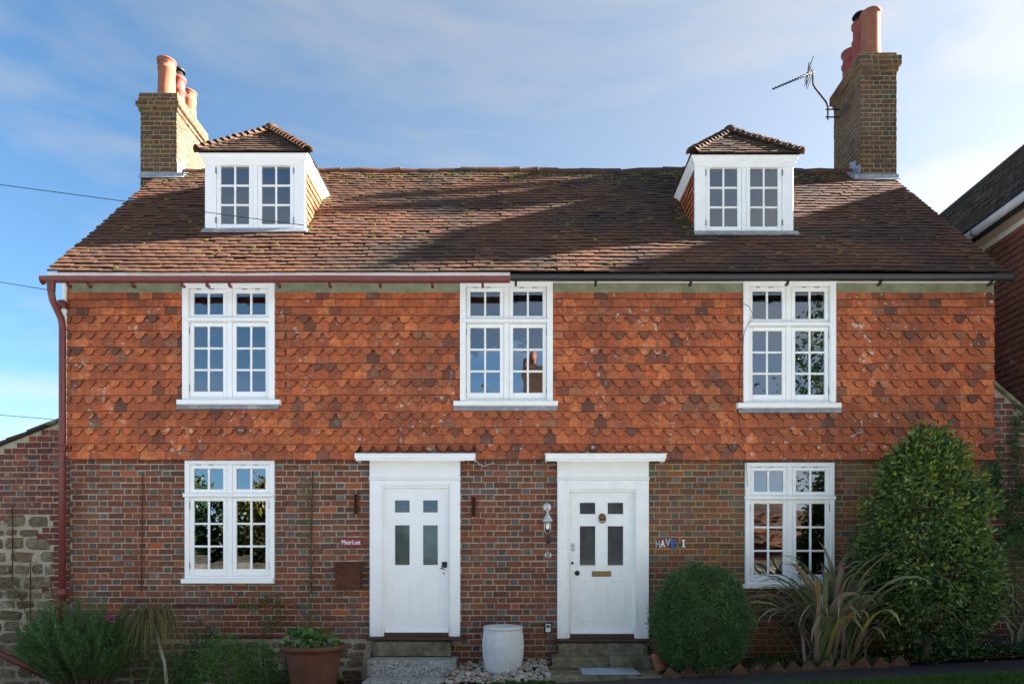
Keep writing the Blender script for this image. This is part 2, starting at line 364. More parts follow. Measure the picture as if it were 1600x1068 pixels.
c = t.mix(t.ramp(t.noise(60, 4), [(0.4, 0.0), (0.8, 0.4)]), c, (0.12, 0.1, 0.08)); t.done(c, 0.7, 0.3)
# window glass: each pane has two faces; each reflects a share of what stands opposite and lets the room show through
t = NT('glass'); tr = t.n('ShaderNodeBsdfTransparent'); tr.inputs[0].default_value = (0.86, 0.90, 0.91, 1)
gl = t.n('ShaderNodeBsdfGlossy'); gl.inputs['Roughness'].default_value = 0.0
fr = t.n('ShaderNodeFresnel'); fr.inputs['IOR'].default_value = 3.3
mx = t.n('ShaderNodeMixShader'); bp = t.n('ShaderNodeBump'); bp.inputs['Strength'].default_value = 0.04; bp.inputs['Distance'].default_value = 0.01
t.l(t.noise(4, 2), bp.inputs['Height']); t.l(bp.outputs[0], gl.inputs['Normal'])
t.l(fr.outputs[0], mx.inputs[0]); t.l(tr.outputs[0], mx.inputs[1]); t.l(gl.outputs[0], mx.inputs[2]); t.l(mx.outputs[0], t.out.inputs[0])
def leafmat(name, cols, rough=0.5, spec=0.35, trans=0.25):
    t = NT(name); c = t.ramp(t.rnd(), cols)
    c = t.mix(t.ramp(t.noise(3.0, 3), [(0.35, 0.0), (0.7, 0.4)]), c, tuple(x * 0.55 for x in cols[0][1]))
    t.done(c, rough, spec)
    tb = t.n('ShaderNodeBsdfTranslucent'); mx = t.n('ShaderNodeMixShader'); mx.inputs[0].default_value = trans
    t.l(c, tb.inputs['Color']); t.l(t.p.outputs[0], mx.inputs[1]); t.l(tb.outputs[0], mx.inputs[2]); t.l(mx.outputs[0], t.out.inputs[0])
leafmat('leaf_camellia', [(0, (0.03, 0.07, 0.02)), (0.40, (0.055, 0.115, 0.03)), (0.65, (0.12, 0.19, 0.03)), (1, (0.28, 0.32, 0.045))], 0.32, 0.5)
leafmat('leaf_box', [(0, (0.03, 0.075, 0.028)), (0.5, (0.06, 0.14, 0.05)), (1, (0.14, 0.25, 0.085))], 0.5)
leafmat('leaf_rosemary', [(0, (0.045, 0.13, 0.035)), (0.6, (0.075, 0.19, 0.055)), (1, (0.15, 0.27, 0.09))], 0.6)
leafmat('leaf_sedge', [(0, (0.16, 0.13, 0.045)), (0.5, (0.12, 0.13, 0.045)), (1, (0.24, 0.19, 0.08))], 0.6)
leafmat('leaf_green', [(0, (0.06, 0.14, 0.035)), (0.6, (0.10, 0.21, 0.05)), (1, (0.18, 0.29, 0.07))], 0.5)
leafmat('leaf_autumn', [(0, (0.06, 0.10, 0.02)), (0.5, (0.13, 0.14, 0.025)), (1, (0.25, 0.19, 0.03))], 0.5)
leafmat('leaf_ivy', [(0, (0.03, 0.08, 0.032)), (0.6, (0.05, 0.12, 0.042)), (1, (0.10, 0.18, 0.06))], 0.4, 0.5)
leafmat('leaf_flax', [(0, (0.13, 0.20, 0.09)), (0.25, (0.25, 0.15, 0.14)), (0.5, (0.13, 0.22, 0.08)), (0.72, (0.33, 0.20, 0.18)), (0.86, (0.20, 0.26, 0.09)), (0.94, (0.36, 0.32, 0.09)), (1, (0.32, 0.15, 0.10))], 0.42, 0.45)
leafmat('leaf_dead', [(0, (0.16, 0.07, 0.025)), (0.5, (0.22, 0.10, 0.03)), (1, (0.10, 0.05, 0.025))], 0.8)
leafmat('grass_blade', [(0, (0.045, 0.11, 0.015)), (0.6, (0.075, 0.16, 0.02)), (1, (0.12, 0.19, 0.03))], 0.55)
leafmat('petal_pink', [(0, (0.45, 0.02, 0.16)), (1, (0.55, 0.08, 0.25))], 0.5)
leafmat('moss', [(0, (0.07, 0.08, 0.015)), (1, (0.17, 0.18, 0.03))], 0.95, 0.05, 0.0)
leafmat('petal_mixed', [(0, (0.30, 0.12, 0.42)), (0.5, (0.6, 0.5, 0.62)), (1, (0.5, 0.25, 0.45))], 0.5)
# ------------------------------------------------------------------ ground
def sheet(name, x0, x1, y0, y1, mat, dz=0.0, nx=60, ny=1, kind='structure', bumpz=0.0, parent=None):
    mb = MB(); vs = []
    for j in range(ny + 1):
        for i in range(nx + 1):
            x = x0 + (x1 - x0) * i / nx; y = y0 + (y1 - y0) * j / ny
            b = bumpz * mnoise.noise((x * 2.3, y * 2.9, 1.7)) if 0 < j < ny or bumpz == 0 else 0
            vs.append((x, y, ground_z(x) + dz + b))
    mb.add(vs, [(j*(nx+1)+i, j*(nx+1)+i+1, (j+1)*(nx+1)+i+1, (j+1)*(nx+1)+i) for j in range(ny) for i in range(nx)], smooth=True)
    o = mb.build(name, mat); o['kind'] = kind
    return o
def ground_sheet():
    xs = [-900, -200, -60] + [-20 + i for i in range(41)] + [60, 200, 900]
    ys = [-900, -200, -40, -14, -7, -1.9, -0.9, 0.2, 8, 20, 60, 300, 900]
    mb = MB(); nx = len(xs)
    mb.add([(x, y, ground_z(x)) for y in ys for x in xs], [(j*nx+i, j*nx+i+1, (j+1)*nx+i+1, (j+1)*nx+i) for j in range(len(ys)-1) for i in range(nx-1)])
    mb.build('ground', 'soil')['kind'] = 'structure'
ground_sheet()
sheet('lawn', -30, 30, -2.95, -1.86, 'lawn', 0.012)
sheet('path', -30, 30, -1.85, -0.98, 'asphalt', 0.006)
sheet('road', -60, 60, -14.0, -3.0, 'bounce_chippings', 0.004, nx=80)  # unseen pale gravel, added to bounce sunlight onto the shaded front
sheet('flower_bed', 1.95, 7.1, -0.96, -0.012, 'soil', 0.035, nx=50, ny=12, bumpz=0.05)
sheet('flower_bed', -7.4, -2.25, -0.96, -0.012, 'soil', 0.035, nx=50, ny=12, bumpz=0.05)

# ------------------------------------------------------------------ cottage
house = thing('cottage', 'red brick and tile-hung double cottage with two white doors and two dormers', 'cottage')
XL, XR = FX(108), 6.17
Z_TILE_BOTTOM = FZ(717)
RY0, RZ0, RY1, RZ1 = -0.28, FZ(427, -0.28), 2.60, FZ(269, 2.60)
SL = math.hypot(RY1 - RY0, RZ1 - RZ0)
RV = Vector((0, (RY1 - RY0) / SL, (RZ1 - RZ0) / SL)); RN = Vector((0, -RV.z, RV.y)); RU = Vector((1, 0, 0)); RO = Vector((0, RY0, RZ0))
VXL, VXR = -5.96, 6.17
def roof_t_at(py):
    """distance up the slope that shows at photo row py"""
    k = (880 - py) / FPX
    return (k * (RY0 - EYE_Y) - (RZ0 - EYE_Z)) / (RV.z - k * RV.y)
def roof_z(Y): return RZ0 + (Y - RY0) * RV.z / RV.y

# window and door rectangles in the wall (metres): outer frame
def rect(px0, px1, py0, py1, Y): return (FX(px0, Y), FX(px1, Y), FZ(py1, Y), FZ(py0, Y))
UP_Y = -0.085; LOW_Y = -0.03
WINS = [dict(r=rect(284, 428.5, 440.5, 625, UP_Y), tr=498.5, up=1, sill=(275, 436.5, 624.5, 631), lead=638.5, paint='white_paint'),
        dict(r=rect(718.5, 864, 438, 627, UP_Y), tr=500.5, up=1, sill=(708.3, 872, 626, 633), lead=641, paint='old_white_paint'),
        dict(r=rect(1162, 1307, 437.5, 630, UP_Y), tr=505.5, up=1, sill=(1153, 1315.5, 629.4, 636.4), lead=644, paint='old_white_paint'),
        dict(r=rect(288, 428, 718.5, 903.5, LOW_Y), tr=773, up=0, sill=(282, 426, 903, 911), lead=None, paint='white_paint'),
        dict(r=rect(1165, 1304.5, 722, 912, LOW_Y), tr=777, up=0, sill=(1161, 1309, 911, 919), lead=None, paint='old_white_paint')]
DOORS = [dict(s=(577.4, 718.8, 717, 994), o=(600, 700.6, 761.5, 988), hood=(554, 742.5, 706.5, 718)),
         dict(s=(871, 1014, 718, 997), o=(891, 991, 768, 990), hood=(852.5, 1041, 707.5, 719))]
for d in DOORS:
    d['r'] = (FX(d['s'][0]), FX(d['s'][1]), FZ(d['s'][3]), FZ(d['s'][2]))

# --- wall shell: front wall with holes, mortar face
def wall_holes(mb, x0, x1, z0, z1, holes, yf, yb):
    xs = sorted({x0, x1, *[h[0] for h in holes], *[h[1] for h in holes]}); zs = sorted({z0, z1, *[h[2] for h in holes], *[h[3] for h in holes]})
    xs = [x for x in xs if x0 <= x <= x1]; zs = [z for z in zs if z0 <= z <= z1]
    for i in range(len(xs)-1):
        for j in range(len(zs)-1):
            a, b, c, d = xs[i], xs[i+1], zs[j], zs[j+1]; mx, mz = (a+b)/2, (c+d)/2
            if any(h[0] < mx < h[1] and h[2] < mz < h[3] for h in holes): continue
            mb.add([(a,yf,c),(b,yf,c),(b,yf,d),(a,yf,d)], [(0,1,2,3)]); mb.add([(a,yb,c),(b,yb,c),(b,yb,d),(a,yb,d)], [(3,2,1,0)])
    for (a, b, c, d) in holes:
        mb.add([(a,yf,c),(b,yf,c),(b,yf,d),(a,yf,d),(a,yb,c),(b,yb,c),(b,yb,d),(a,yb,d)], [(0,4,5,1),(1,5,6,2),(2,6,7,3),(3,7,4,0)])
    mb.add([(x0,yf,z0),(x0,yf,z1),(x0,yb,z1),(x0,yb,z0)], [(0,1,2,3)]); mb.add([(x1,yf,z0),(x1,yf,z1),(x1,yb,z1),(x1,yb,z0)], [(3,2,1,0)])
ZTOP = RZ0 + 0.05
mb = MB()
ins = 0.02
wall_holes(mb, XL + 0.012, XR - 0.03, -0.4, ZTOP - 0.02, [(w['r'][0]+ins, w['r'][1]-ins, w['r'][2]+ins, w['r'][3]-ins) for w in WINS] + [(d['r'][0]+ins, d['r'][1]-ins, d['r'][2]-0.03, d['r'][3]) for d in DOORS], 0.007, 0.26)
wall = mb.build('wall', 'mortar', house)
# gable ends, back wall, floors and back roof slope: the body behind the front
mb = MB(); yb = 2 * RY1 - RY0
for (x0, x1) in ((XL + 0.015, XL + 0.25), (XR - 0.28, XR - 0.035)):
    prof = [(0.262, -0.4), (yb - 0.3, -0.4), (yb - 0.3, roof_z(0.262) - 0.12), (RY1, RZ1 - 0.12), (0.262, roof_z(0.262) - 0.12)]
    vs = [(x0, y, z) for y, z in prof] + [(x1, y, z) for y, z in prof]; n = len(prof)
    mb = MB(); mb.add(vs, [tuple(range(n))[::-1], tuple(range(n, 2*n))] + [(i, (i+1) % n, (i+1) % n + n, i + n) for i in range(n)]); mb.build('gable_wall', 'brick', house)

MB().box(XL + 0.26, XR - 0.29, yb - 0.54, yb - 0.3, -0.4, RZ0).build('back_wall', 'plaster', house)
for z in (FZ(1000), Z_TILE_BOTTOM - 0.02, RZ0 - 0.02): MB().box(XL + 0.26, XR - 0.29, 0.27, yb - 0.55, z - 0.12, z).build('floor', 'dark_room', house)
MB().box(XL + 0.26, XR - 0.29, 2.2, 2.3, -0.2, RZ0 - 0.15).build('inner_wall', 'dark_room', house)
MB().box(0.0, 0.15, 0.27, 2.19, -0.2, RZ0 - 0.15).build('party_wall', 'dark_room', house)

# --- brick variants (unit size: x +-0.5, y 0..1 inward, z 0..1)
def brick_unit(w, h, grey, seed):
    rr = random.Random(seed); c = 0.0045; cx, cz = c / w, c / h; j = lambda a: rr.uniform(-a, a)
    f = [(-.5+cx+j(.006), j(.02), cz+j(.02)), (.5-cx+j(.006), j(.02), cz+j(.02)), (.5-cx+j(.006), j(.02), 1-cz+j(.02)), (-.5+cx+j(.006), j(.02), 1-cz+j(.02))]
    e = [(-.5+j(.008), .1, j(.03)), (.5+j(.008), .1, j(.03)), (.5+j(.008), .1, 1+j(.03)), (-.5+j(.008), .1, 1+j(.03))]
    b = [(-.5, 1, 0), (.5, 1, 0), (.5, 1, 1), (-.5, 1, 1)]
    mb = MB(); mb.add(f + e + b, [(0,1,2,3),(4,5,1,0),(5,6,2,1),(6,7,3,2),(7,4,0,3),(8,9,5,4),(9,10,6,5),(10,11,7,6),(11,8,4,7)], grey=grey)
    return mb.mesh('brick')
BV = {}
for k in range(6):
    BV['s', k] = brick_unit(.215, .066, 0.0, k); BV['h', k] = brick_unit(.103, .066, 0.0, 20 + k)
    BV['sg', k] = brick_unit(.215, .066, 0.85, 40 + k); BV['hg', k] = brick_unit(.103, .066, 1.0, 60 + k)
def lay(O, U, N, u0, u1, ztop, courses, ch, holes=(), skip=None, phase=0.0, greyh=0.46, greys=0.05, depth=0.05, wave=0.003, joint=0.012, bond='flemish'):
    """bricks course by course downwards from ztop in the plane (O, U, up), holes are (u0,u1,z0,z1)"""
    out = []; S_, H_ = 0.2195, 0.1045
    for ci in range(courses):
        z1 = ztop - ci * ch; z0 = z1 - ch; zm = (z0 + z1) / 2
        segs = [(u0, u1)]
        for (a, b, c, d) in holes:
            if c < zm < d:
                ns = []
                for (p, q) in segs:
                    if a > p + .01: ns.append((p, min(q, a)))
                    if b < q - .01: ns.append((max(p, b), q))
                    if a <= p and b >= q: continue
                segs = [s for s in ns if s[1] - s[0] > 0.02]
        per = S_ + H_
        off = phase + ((per / 2 - 0.003) if ci % 2 else 0) + random.uniform(-.012, .012)
        for (p, q) in segs:
            k = math.floor((p - off) / per) - 1; x = off + k * per; cells = []
            while x < q:
                for w, t in ((S_, 's'), (H_, 'h')):
                    a, b = max(x, p), min(x + w, q)
                    if b - a > 0.035: cells.append((a, b, t, w))
                    elif b - a > 0 and cells and cells[-1][1] >= a - .001: cells[-1] = (cells[-1][0], b, cells[-1][2], cells[-1][3])
                    x += w
            for (a, b, t, w) in cells:
                if skip and skip((a + b) / 2, zm): continue
                bw = b - a - joint + random.uniform(-.002, .003); hh = ch - joint + random.uniform(-.004, .003)
                kind = t
                if b - a < 0.15: kind = 'h'
                if random.random() < (greyh if kind == 'h' else greys): kind += 'g'
                zz = z0 + joint/2 + wave * 2 * mnoise.noise((a * 0.9, zm * 3, 0.3)) + random.uniform(-.0015, .0015)
                out.append((frame_m(O, U, N, (a + b) / 2, zz, random.uniform(-.0025, .002), rot=random.uniform(-.006, .006), s=(bw, depth, hh)), (kind, random.randrange(6))))
    return out
holes = [w['r'] for w in WINS] + [(d['r'][0], d['r'][1], d['r'][2] - .12, d['r'][3] + .3) for d in DOORS]
PLINTH_Z = FZ(1001)
def skip_low(u, z): return (z < PLINTH_Z and u < FX(577)) or z < ground_z(u) - 0.05
bricks = lay((0, 0, 0), (1, 0, 0), (0, -1, 0), XL, XR - 0.02, Z_TILE_BOTTOM + 0.01, 37, 0.0785, holes, skip_low)
def key_front(p):
    w = p[0].to_scale().x; c = p[0].translation
    return -(w > 0.16) * 100 + math.hypot(c.x - 0.0, (c.z - 1.6) * 2.0)
emit(bricks, BV, 'brick', 'brickwork', 'brick', wall, 300, key_front)

# --- rubble plinth under the brickwork of the first cottage
def stone_unit(seed):
    rr = random.Random(seed); n = 9; pts = []
    for i in range(n):
        a = 2*math.pi*i/n; ex = 0.55 + 0.45 * abs(math.cos(2*a)) * 0.4
        r = 0.5 * (1 + rr.uniform(-.13, .10)); x = max(-.5, min(.5, r*1.42*math.cos(a))); z = max(-.5, min(.5, r*1.42*math.sin(a)))
        pts.append((x, z))
    vs = [(x*.80, -0.02 + rr.uniform(-.1, .1), z*.76) for x, z in pts] + [(x, .35, z) for x, z in pts] + [(x, 1, z) for x, z in pts]
    fs = [tuple(range(n))] + [(i+n, (i+1)%n+n, (i+1)%n, i) for i in range(n)] + [(i+2*n, (i+1)%n+2*n, (i+1)%n+n, i+n) for i in range(n)]
    mb = MB(); mb.add(vs, fs); return mb.mesh('stone')
SV = {k: stone_unit(k) for k in range(10)}
def rubble(O, U, N, u0, u1, z0, z1, hmin, hmax, skip=None, depth=0.09):
    out = []; z = z0
    while z < z1 - 0.02:
        h = min(random.uniform(hmin, hmax), z1 - z); u = u0 - random.uniform(0, .1)
        while u < u1:
            w = h * random.uniform(1.0, 2.6); a, b = max(u, u0), min(u + w, u1)
            if b - a > 0.04 and not (skip and skip((a + b) / 2, z + h / 2)):
                hh = h * random.uniform(.8, 1.04)
                out.append((frame_m(O, U, N, (a + b) / 2, z + h / 2 + random.uniform(-.012, .012), random.uniform(.0, .02), rot=random.uniform(-.09, .09), s=((b - a) - .012, depth, hh - .010)), random.randrange(10)))
            u += w
        z += h
    return out
pl = rubble((0, 0, 0), (1, 0, 0), (0, -1, 0), XL, FX(572), -0.25, PLINTH_Z - 0.005, 0.09, 0.16)
emit(pl, SV, 'stone', 'stonework', 'rubble_stone', wall, 120, lambda p: -p[0].to_scale().x)

# --- hanging tiles
TW = 0.1635
def plain_tile(seed, w=TW - .003, L_=0.185, th=0.019):
    rr = random.Random(seed); j = lambda a: rr.uniform(-a, a); x = w / 2; m = L_ * .5
    o = [(-x, 0+j(.003)), (0, j(.002)), (x, 0+j(.003)), (x, L_), (-x, L_)]
    bow = 0.0025 + j(.002)
    vs = [(px, -th + (bow if i == 1 else 0) * -1, pz) for i, (px, pz) in enumerate(o)] + [(px, 0, pz) for px, pz in o]
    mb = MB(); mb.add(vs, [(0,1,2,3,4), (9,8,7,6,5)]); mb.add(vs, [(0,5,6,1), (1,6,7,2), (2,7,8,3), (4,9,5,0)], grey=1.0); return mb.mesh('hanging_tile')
def scallop_tile(seed, w=TW - .003, L_=0.185, th=0.021):
    rr = random.Random(seed); x = w / 2; rad = 0.059 + rr.uniform(-.003, .003); zc = 0.063; zs = 0.076 + rr.uniform(-.004, .004)
    o = [(-x, L_), (-x, zs), (-rad * 1.0, zs)]
    for i in range(1, 9):
        a = math.pi + math.pi * i / 9
        o.append((rad * math.cos(a), zc + zc * math.sin(a) + rr.uniform(-.001, .001)))
    o += [(rad, zs), (x, zs), (x, L_)]
    n = len(o); vs = [(a, -th, b) for a, b in o] + [(a, 0, b) for a, b in o]
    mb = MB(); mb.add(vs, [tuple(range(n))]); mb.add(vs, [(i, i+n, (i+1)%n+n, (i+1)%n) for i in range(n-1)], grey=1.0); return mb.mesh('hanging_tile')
TV = {}
for k in range(6): TV['p', k] = plain_tile(k); TV['s', k] = scallop_tile(k + 30)
def hang(O, U, N, u0, u1, ztop, n, gauge, pattern, holes=(), limits=None, tilt=0.19, wave=0.010, d0=0.020):
    out = []
    for ci in range(n):
        zb = ztop - (ci + 1) * gauge; zm = zb + gauge / 2
        a0, a1 = limits(zm) if limits else (u0, u1)
        if a1 - a0 < .03: continue
        segs = [(a0, a1)]
        for (a, b, c, d) in holes:
            if c < zb + gauge * .6 < d:
                ns = []
                for (p, q) in segs:
                    if a > p + .01: ns.append((p, min(q, a)))
                    if b < q - .01: ns.append((max(p, b), q))
                segs = ns
        off = (TW / 2 if ci % 2 else 0)
        for (p, q) in segs:
            k = math.floor((p - off) / TW); x = off + k * TW; cells = []
            while x < q:
                a, b = max(x, p), min(x + TW, q)
                if b - a > 0.04: cells.append((a, b))
                elif b - a > 0 and cells: cells[-1] = (cells[-1][0], b)
                x += TW
            for (a, b) in cells:
                w = b - a; kind = pattern(ci) if w > TW * .8 else 'p'
                zz = zb + wave * mnoise.noise((a * .7 + 3, zb * 2.2, .5)) + random.gauss(0, .0022)
                m = frame_m(O, U, N, (a + b) / 2, zz, 0, rot=random.gauss(0, .010), s=(w / TW, 1, 1))
                m = m @ Matrix.Translation((0, -d0 - .026 - random.uniform(0, .004), 0)) @ Matrix.Rotation(-(tilt + random.gauss(0, .012)), 4, 'X')
                out.append((m, (kind, random.randrange(6))))
    return out
Z_HANG = FZ(455, -.05); gauge = (Z_HANG - FZ(718, -.06)) / 21
pat = lambda ci: 's' if ci >= 3 and (ci - 3) % 2 == 0 else 'p'
th_holes = [w['r'] if not w['up'] else (w['r'][0], w['r'][1], FZ(w['lead'], -.05), 9) for w in WINS] 
for w in WINS[:3]: th_holes.append((FX(w['sill'][0], -.08) + .01, FX(w['sill'][1], -.08) - .01, FZ(w['lead'], -.06), FZ(w['sill'][3], -.06)))
for d in DOORS: th_holes.append((FX(d['hood'][0], -.1), FX(d['hood'][1], -.1), 0, FZ(d['hood'][2] + 3, -.1)))
tiles = hang((0, 0, 0), (1, 0, 0), (0, -1, 0), XL + .008, XR, Z_HANG, 21, gauge, pat, th_holes)
# battened backing behind the tiles, cut around the upper windows
mb = MB(); wall_holes(mb, XL + .02, XR - .035, Z_TILE_BOTTOM + .03, Z_HANG - .005, [(w['r'][0]+ins, w['r'][1]-ins, w['r'][2]+ins, w['r'][3]-ins) for w in WINS[:3]], -.011, .006)
tile_wall = mb.build('tile_hanging', 'dark_board', house)
emit(tiles, TV, 'hanging_tile', 'hanging_tiles', 'hanging_tile', tile_wall, 300, lambda p: math.hypot(p[0].translation.x, (p[0].translation.z - 3.6) * 1.8))
# boards at the head of the tiling, interrupted by the windows
xs = [XL + .05] + [v for w in WINS[:3] for v in (w['r'][0] - .004, w['r'][1] + .004)] + [XR - .01]
for i in range(0, 8, 2): MB().cbox(xs[i], xs[i+1], -.055, -.012, FZ(457, -.05), RZ0 - .02).build('frieze_board', 'board_grey_green', house)
MB().cbox(FX(102.5), FX(109), -.075, .05, FZ(712), FZ(438)).build('corner_board', 'old_white_paint', house)

# --- windows
def pane(mb_unused, x0, x1, z0, z1, y, parent):
    cx, cz = (x0 + x1) / 2, (z0 + z1) / 2; g = MB().box(x0 - cx - .004, x1 - cx + .004, 0, .004, z0 - cz - .004, z1 - cz + .004)
    me = g.mesh('pane'); me.materials.append(M['glass'])
    return piece('pane', me, Matrix.Translation((cx, y, cz)) @ Matrix.Rotation(random.gauss(0, .0035), 4, 'X') @ Matrix.Rotation(random.gauss(0, .0035), 4, 'Z'), parent)
def sash(x0, x1, z0, z1, y, rows, win, paint, stile=.054, rail=None, bot=None, bar=.026):
    rail = rail or stile; bot = bot or stile
    mb = MB(); d = .045
    mb.cbox(x0, x0+stile, y, y+d, z0, z1, .005); mb.cbox(x1-stile, x1, y, y+d, z0, z1, .005)
    a, b, c, e = x0+stile, x1-stile, z0+bot, z1-rail
    mb.cbox(a, b, y+.001, y+d, z1-rail, z1, .005); mb.cbox(a, b, y+.001, y+d, z0, z0+bot, .005)
    xm = (a+b)/2
    mb.cbox(xm-bar/2, xm+bar/2, y+.007, y+.040, c, e, .006)
    hs = (e - c) / rows
    for r in range(1, rows):
        zz = c + hs * r; mb.cbox(a, xm-bar/2, y+.008, y+.039, zz-bar/2, zz+bar/2, .006); mb.cbox(xm+bar/2, b, y+.008, y+.039, zz-bar/2, zz+bar/2, .006)
    mb.build('sash', paint, win)
    for r in range(rows):
        for (p, q) in ((a, xm-bar/2), (xm+bar/2, b)):
            pane(None, p, q, c+hs*r + (bar/2 if r else 0), c+hs*(r+1) - (bar/2 if r < rows-1 else 0), y+.024, win)
def casement_window(w):
    x0, x1, z0, z1 = w['r']; up = w['up']; yf = UP_Y if up else LOW_Y; rec = .045 if up else .014; paint = w['paint']
    jam = .078 if up else .062; head = .07 if up else .055; ztr = FZ(w['tr'], yf)
    fr = MB(); yb = .10
    fr.cbox(x0, x0+jam, yf, yb, z0, z1, .006); fr.cbox(x1-jam, x1, yf, yb, z0, z1, .006)
    fr.cbox(x0+jam, x1-jam, yf+.001, yb, z1-head, z1, .006); fr.cbox(x0+jam, x1-jam, yf+.001, yb, z0, z0+.035, .006)
    xm = (x0+x1)/2; mul = .065
    fr.cbox(xm-mul/2, xm+mul/2, yf+rec-.004, yb-.002, z0+.035, z1-head, .005)
    win = fr.build('window', paint, house)
    tr = MB()
    if up: tr.cbox(x0+jam*.55, x1-jam*.55, yf-.012, yf+rec+.02, ztr-.022, ztr+.022, .006)
    else: tr.cbox(x0-.012, x1+.006, yf-.03, yf+.05, ztr-.026, ztr+.024, .008)
    tr.build('transom', paint, win)
    ys = yf + rec
    for (a, b) in ((x0+jam+.003, xm-mul/2-.003), (xm+mul/2+.003, x1-jam-.003)):
        sash(a, b, ztr+.024, z1-head-.003, ys, 1, win, paint, stile=.05, bot=.055)
        sash(a, b, z0+.038, ztr-.026, ys, 3, win, paint, stile=.05, bot=.088)
    for xx in (x0+jam-.001, x1-jam+.001):
        for zz in (z0+.17, ztr-.13): MB().box(xx-.006, xx+.006, ys-.010, ys+.01, zz-.045, zz+.045).build('hinge', 'steel_grey', win)
    for xx in (.10, .24, .60, .74):
        MB().box(x0+jam+xx*(x1-x0)-.03, x0+jam+xx*(x1-x0)+.03, ys-.006, ys+.01, z1-head-.009, z1-head+.001).build('hinge', 'steel_grey', win)
    s = w['sill']; sy = yf - .05
    MB().cbox(FX(s[0], sy), FX(s[1], sy), sy, yf+.06, FZ(s[3], sy), z0+.001, .007).build('sill', paint, win)
    if w['lead']:
        MB().add([(FX(s[0], -.08)+.01, -.098, FZ(w['lead'], -.09)), (FX(s[1], -.08)-.01, -.098, FZ(w['lead'], -.09)), (FX(s[1], -.08)-.01, -.074, FZ(s[3], -.08)+.01), (FX(s[0], -.08)+.01, -.074, FZ(s[3], -.08)+.01),
                  (FX(s[0], -.08)+.01, -.012, FZ(w['lead'], -.09)), (FX(s[1], -.08)-.01, -.012, FZ(w['lead'], -.09)), (FX(s[1], -.08)-.01, -.012, FZ(s[3], -.08)+.01), (FX(s[0], -.08)+.01, -.012, FZ(s[3], -.08)+.01)],
                 [(0,1,2,3),(4,7,6,5),(0,4,5,1),(1,5,6,2),(3,2,6,7),(0,3,7,4)]).build('lead_apron', 'lead', win)
    return win
for w in WINS: casement_window(w)

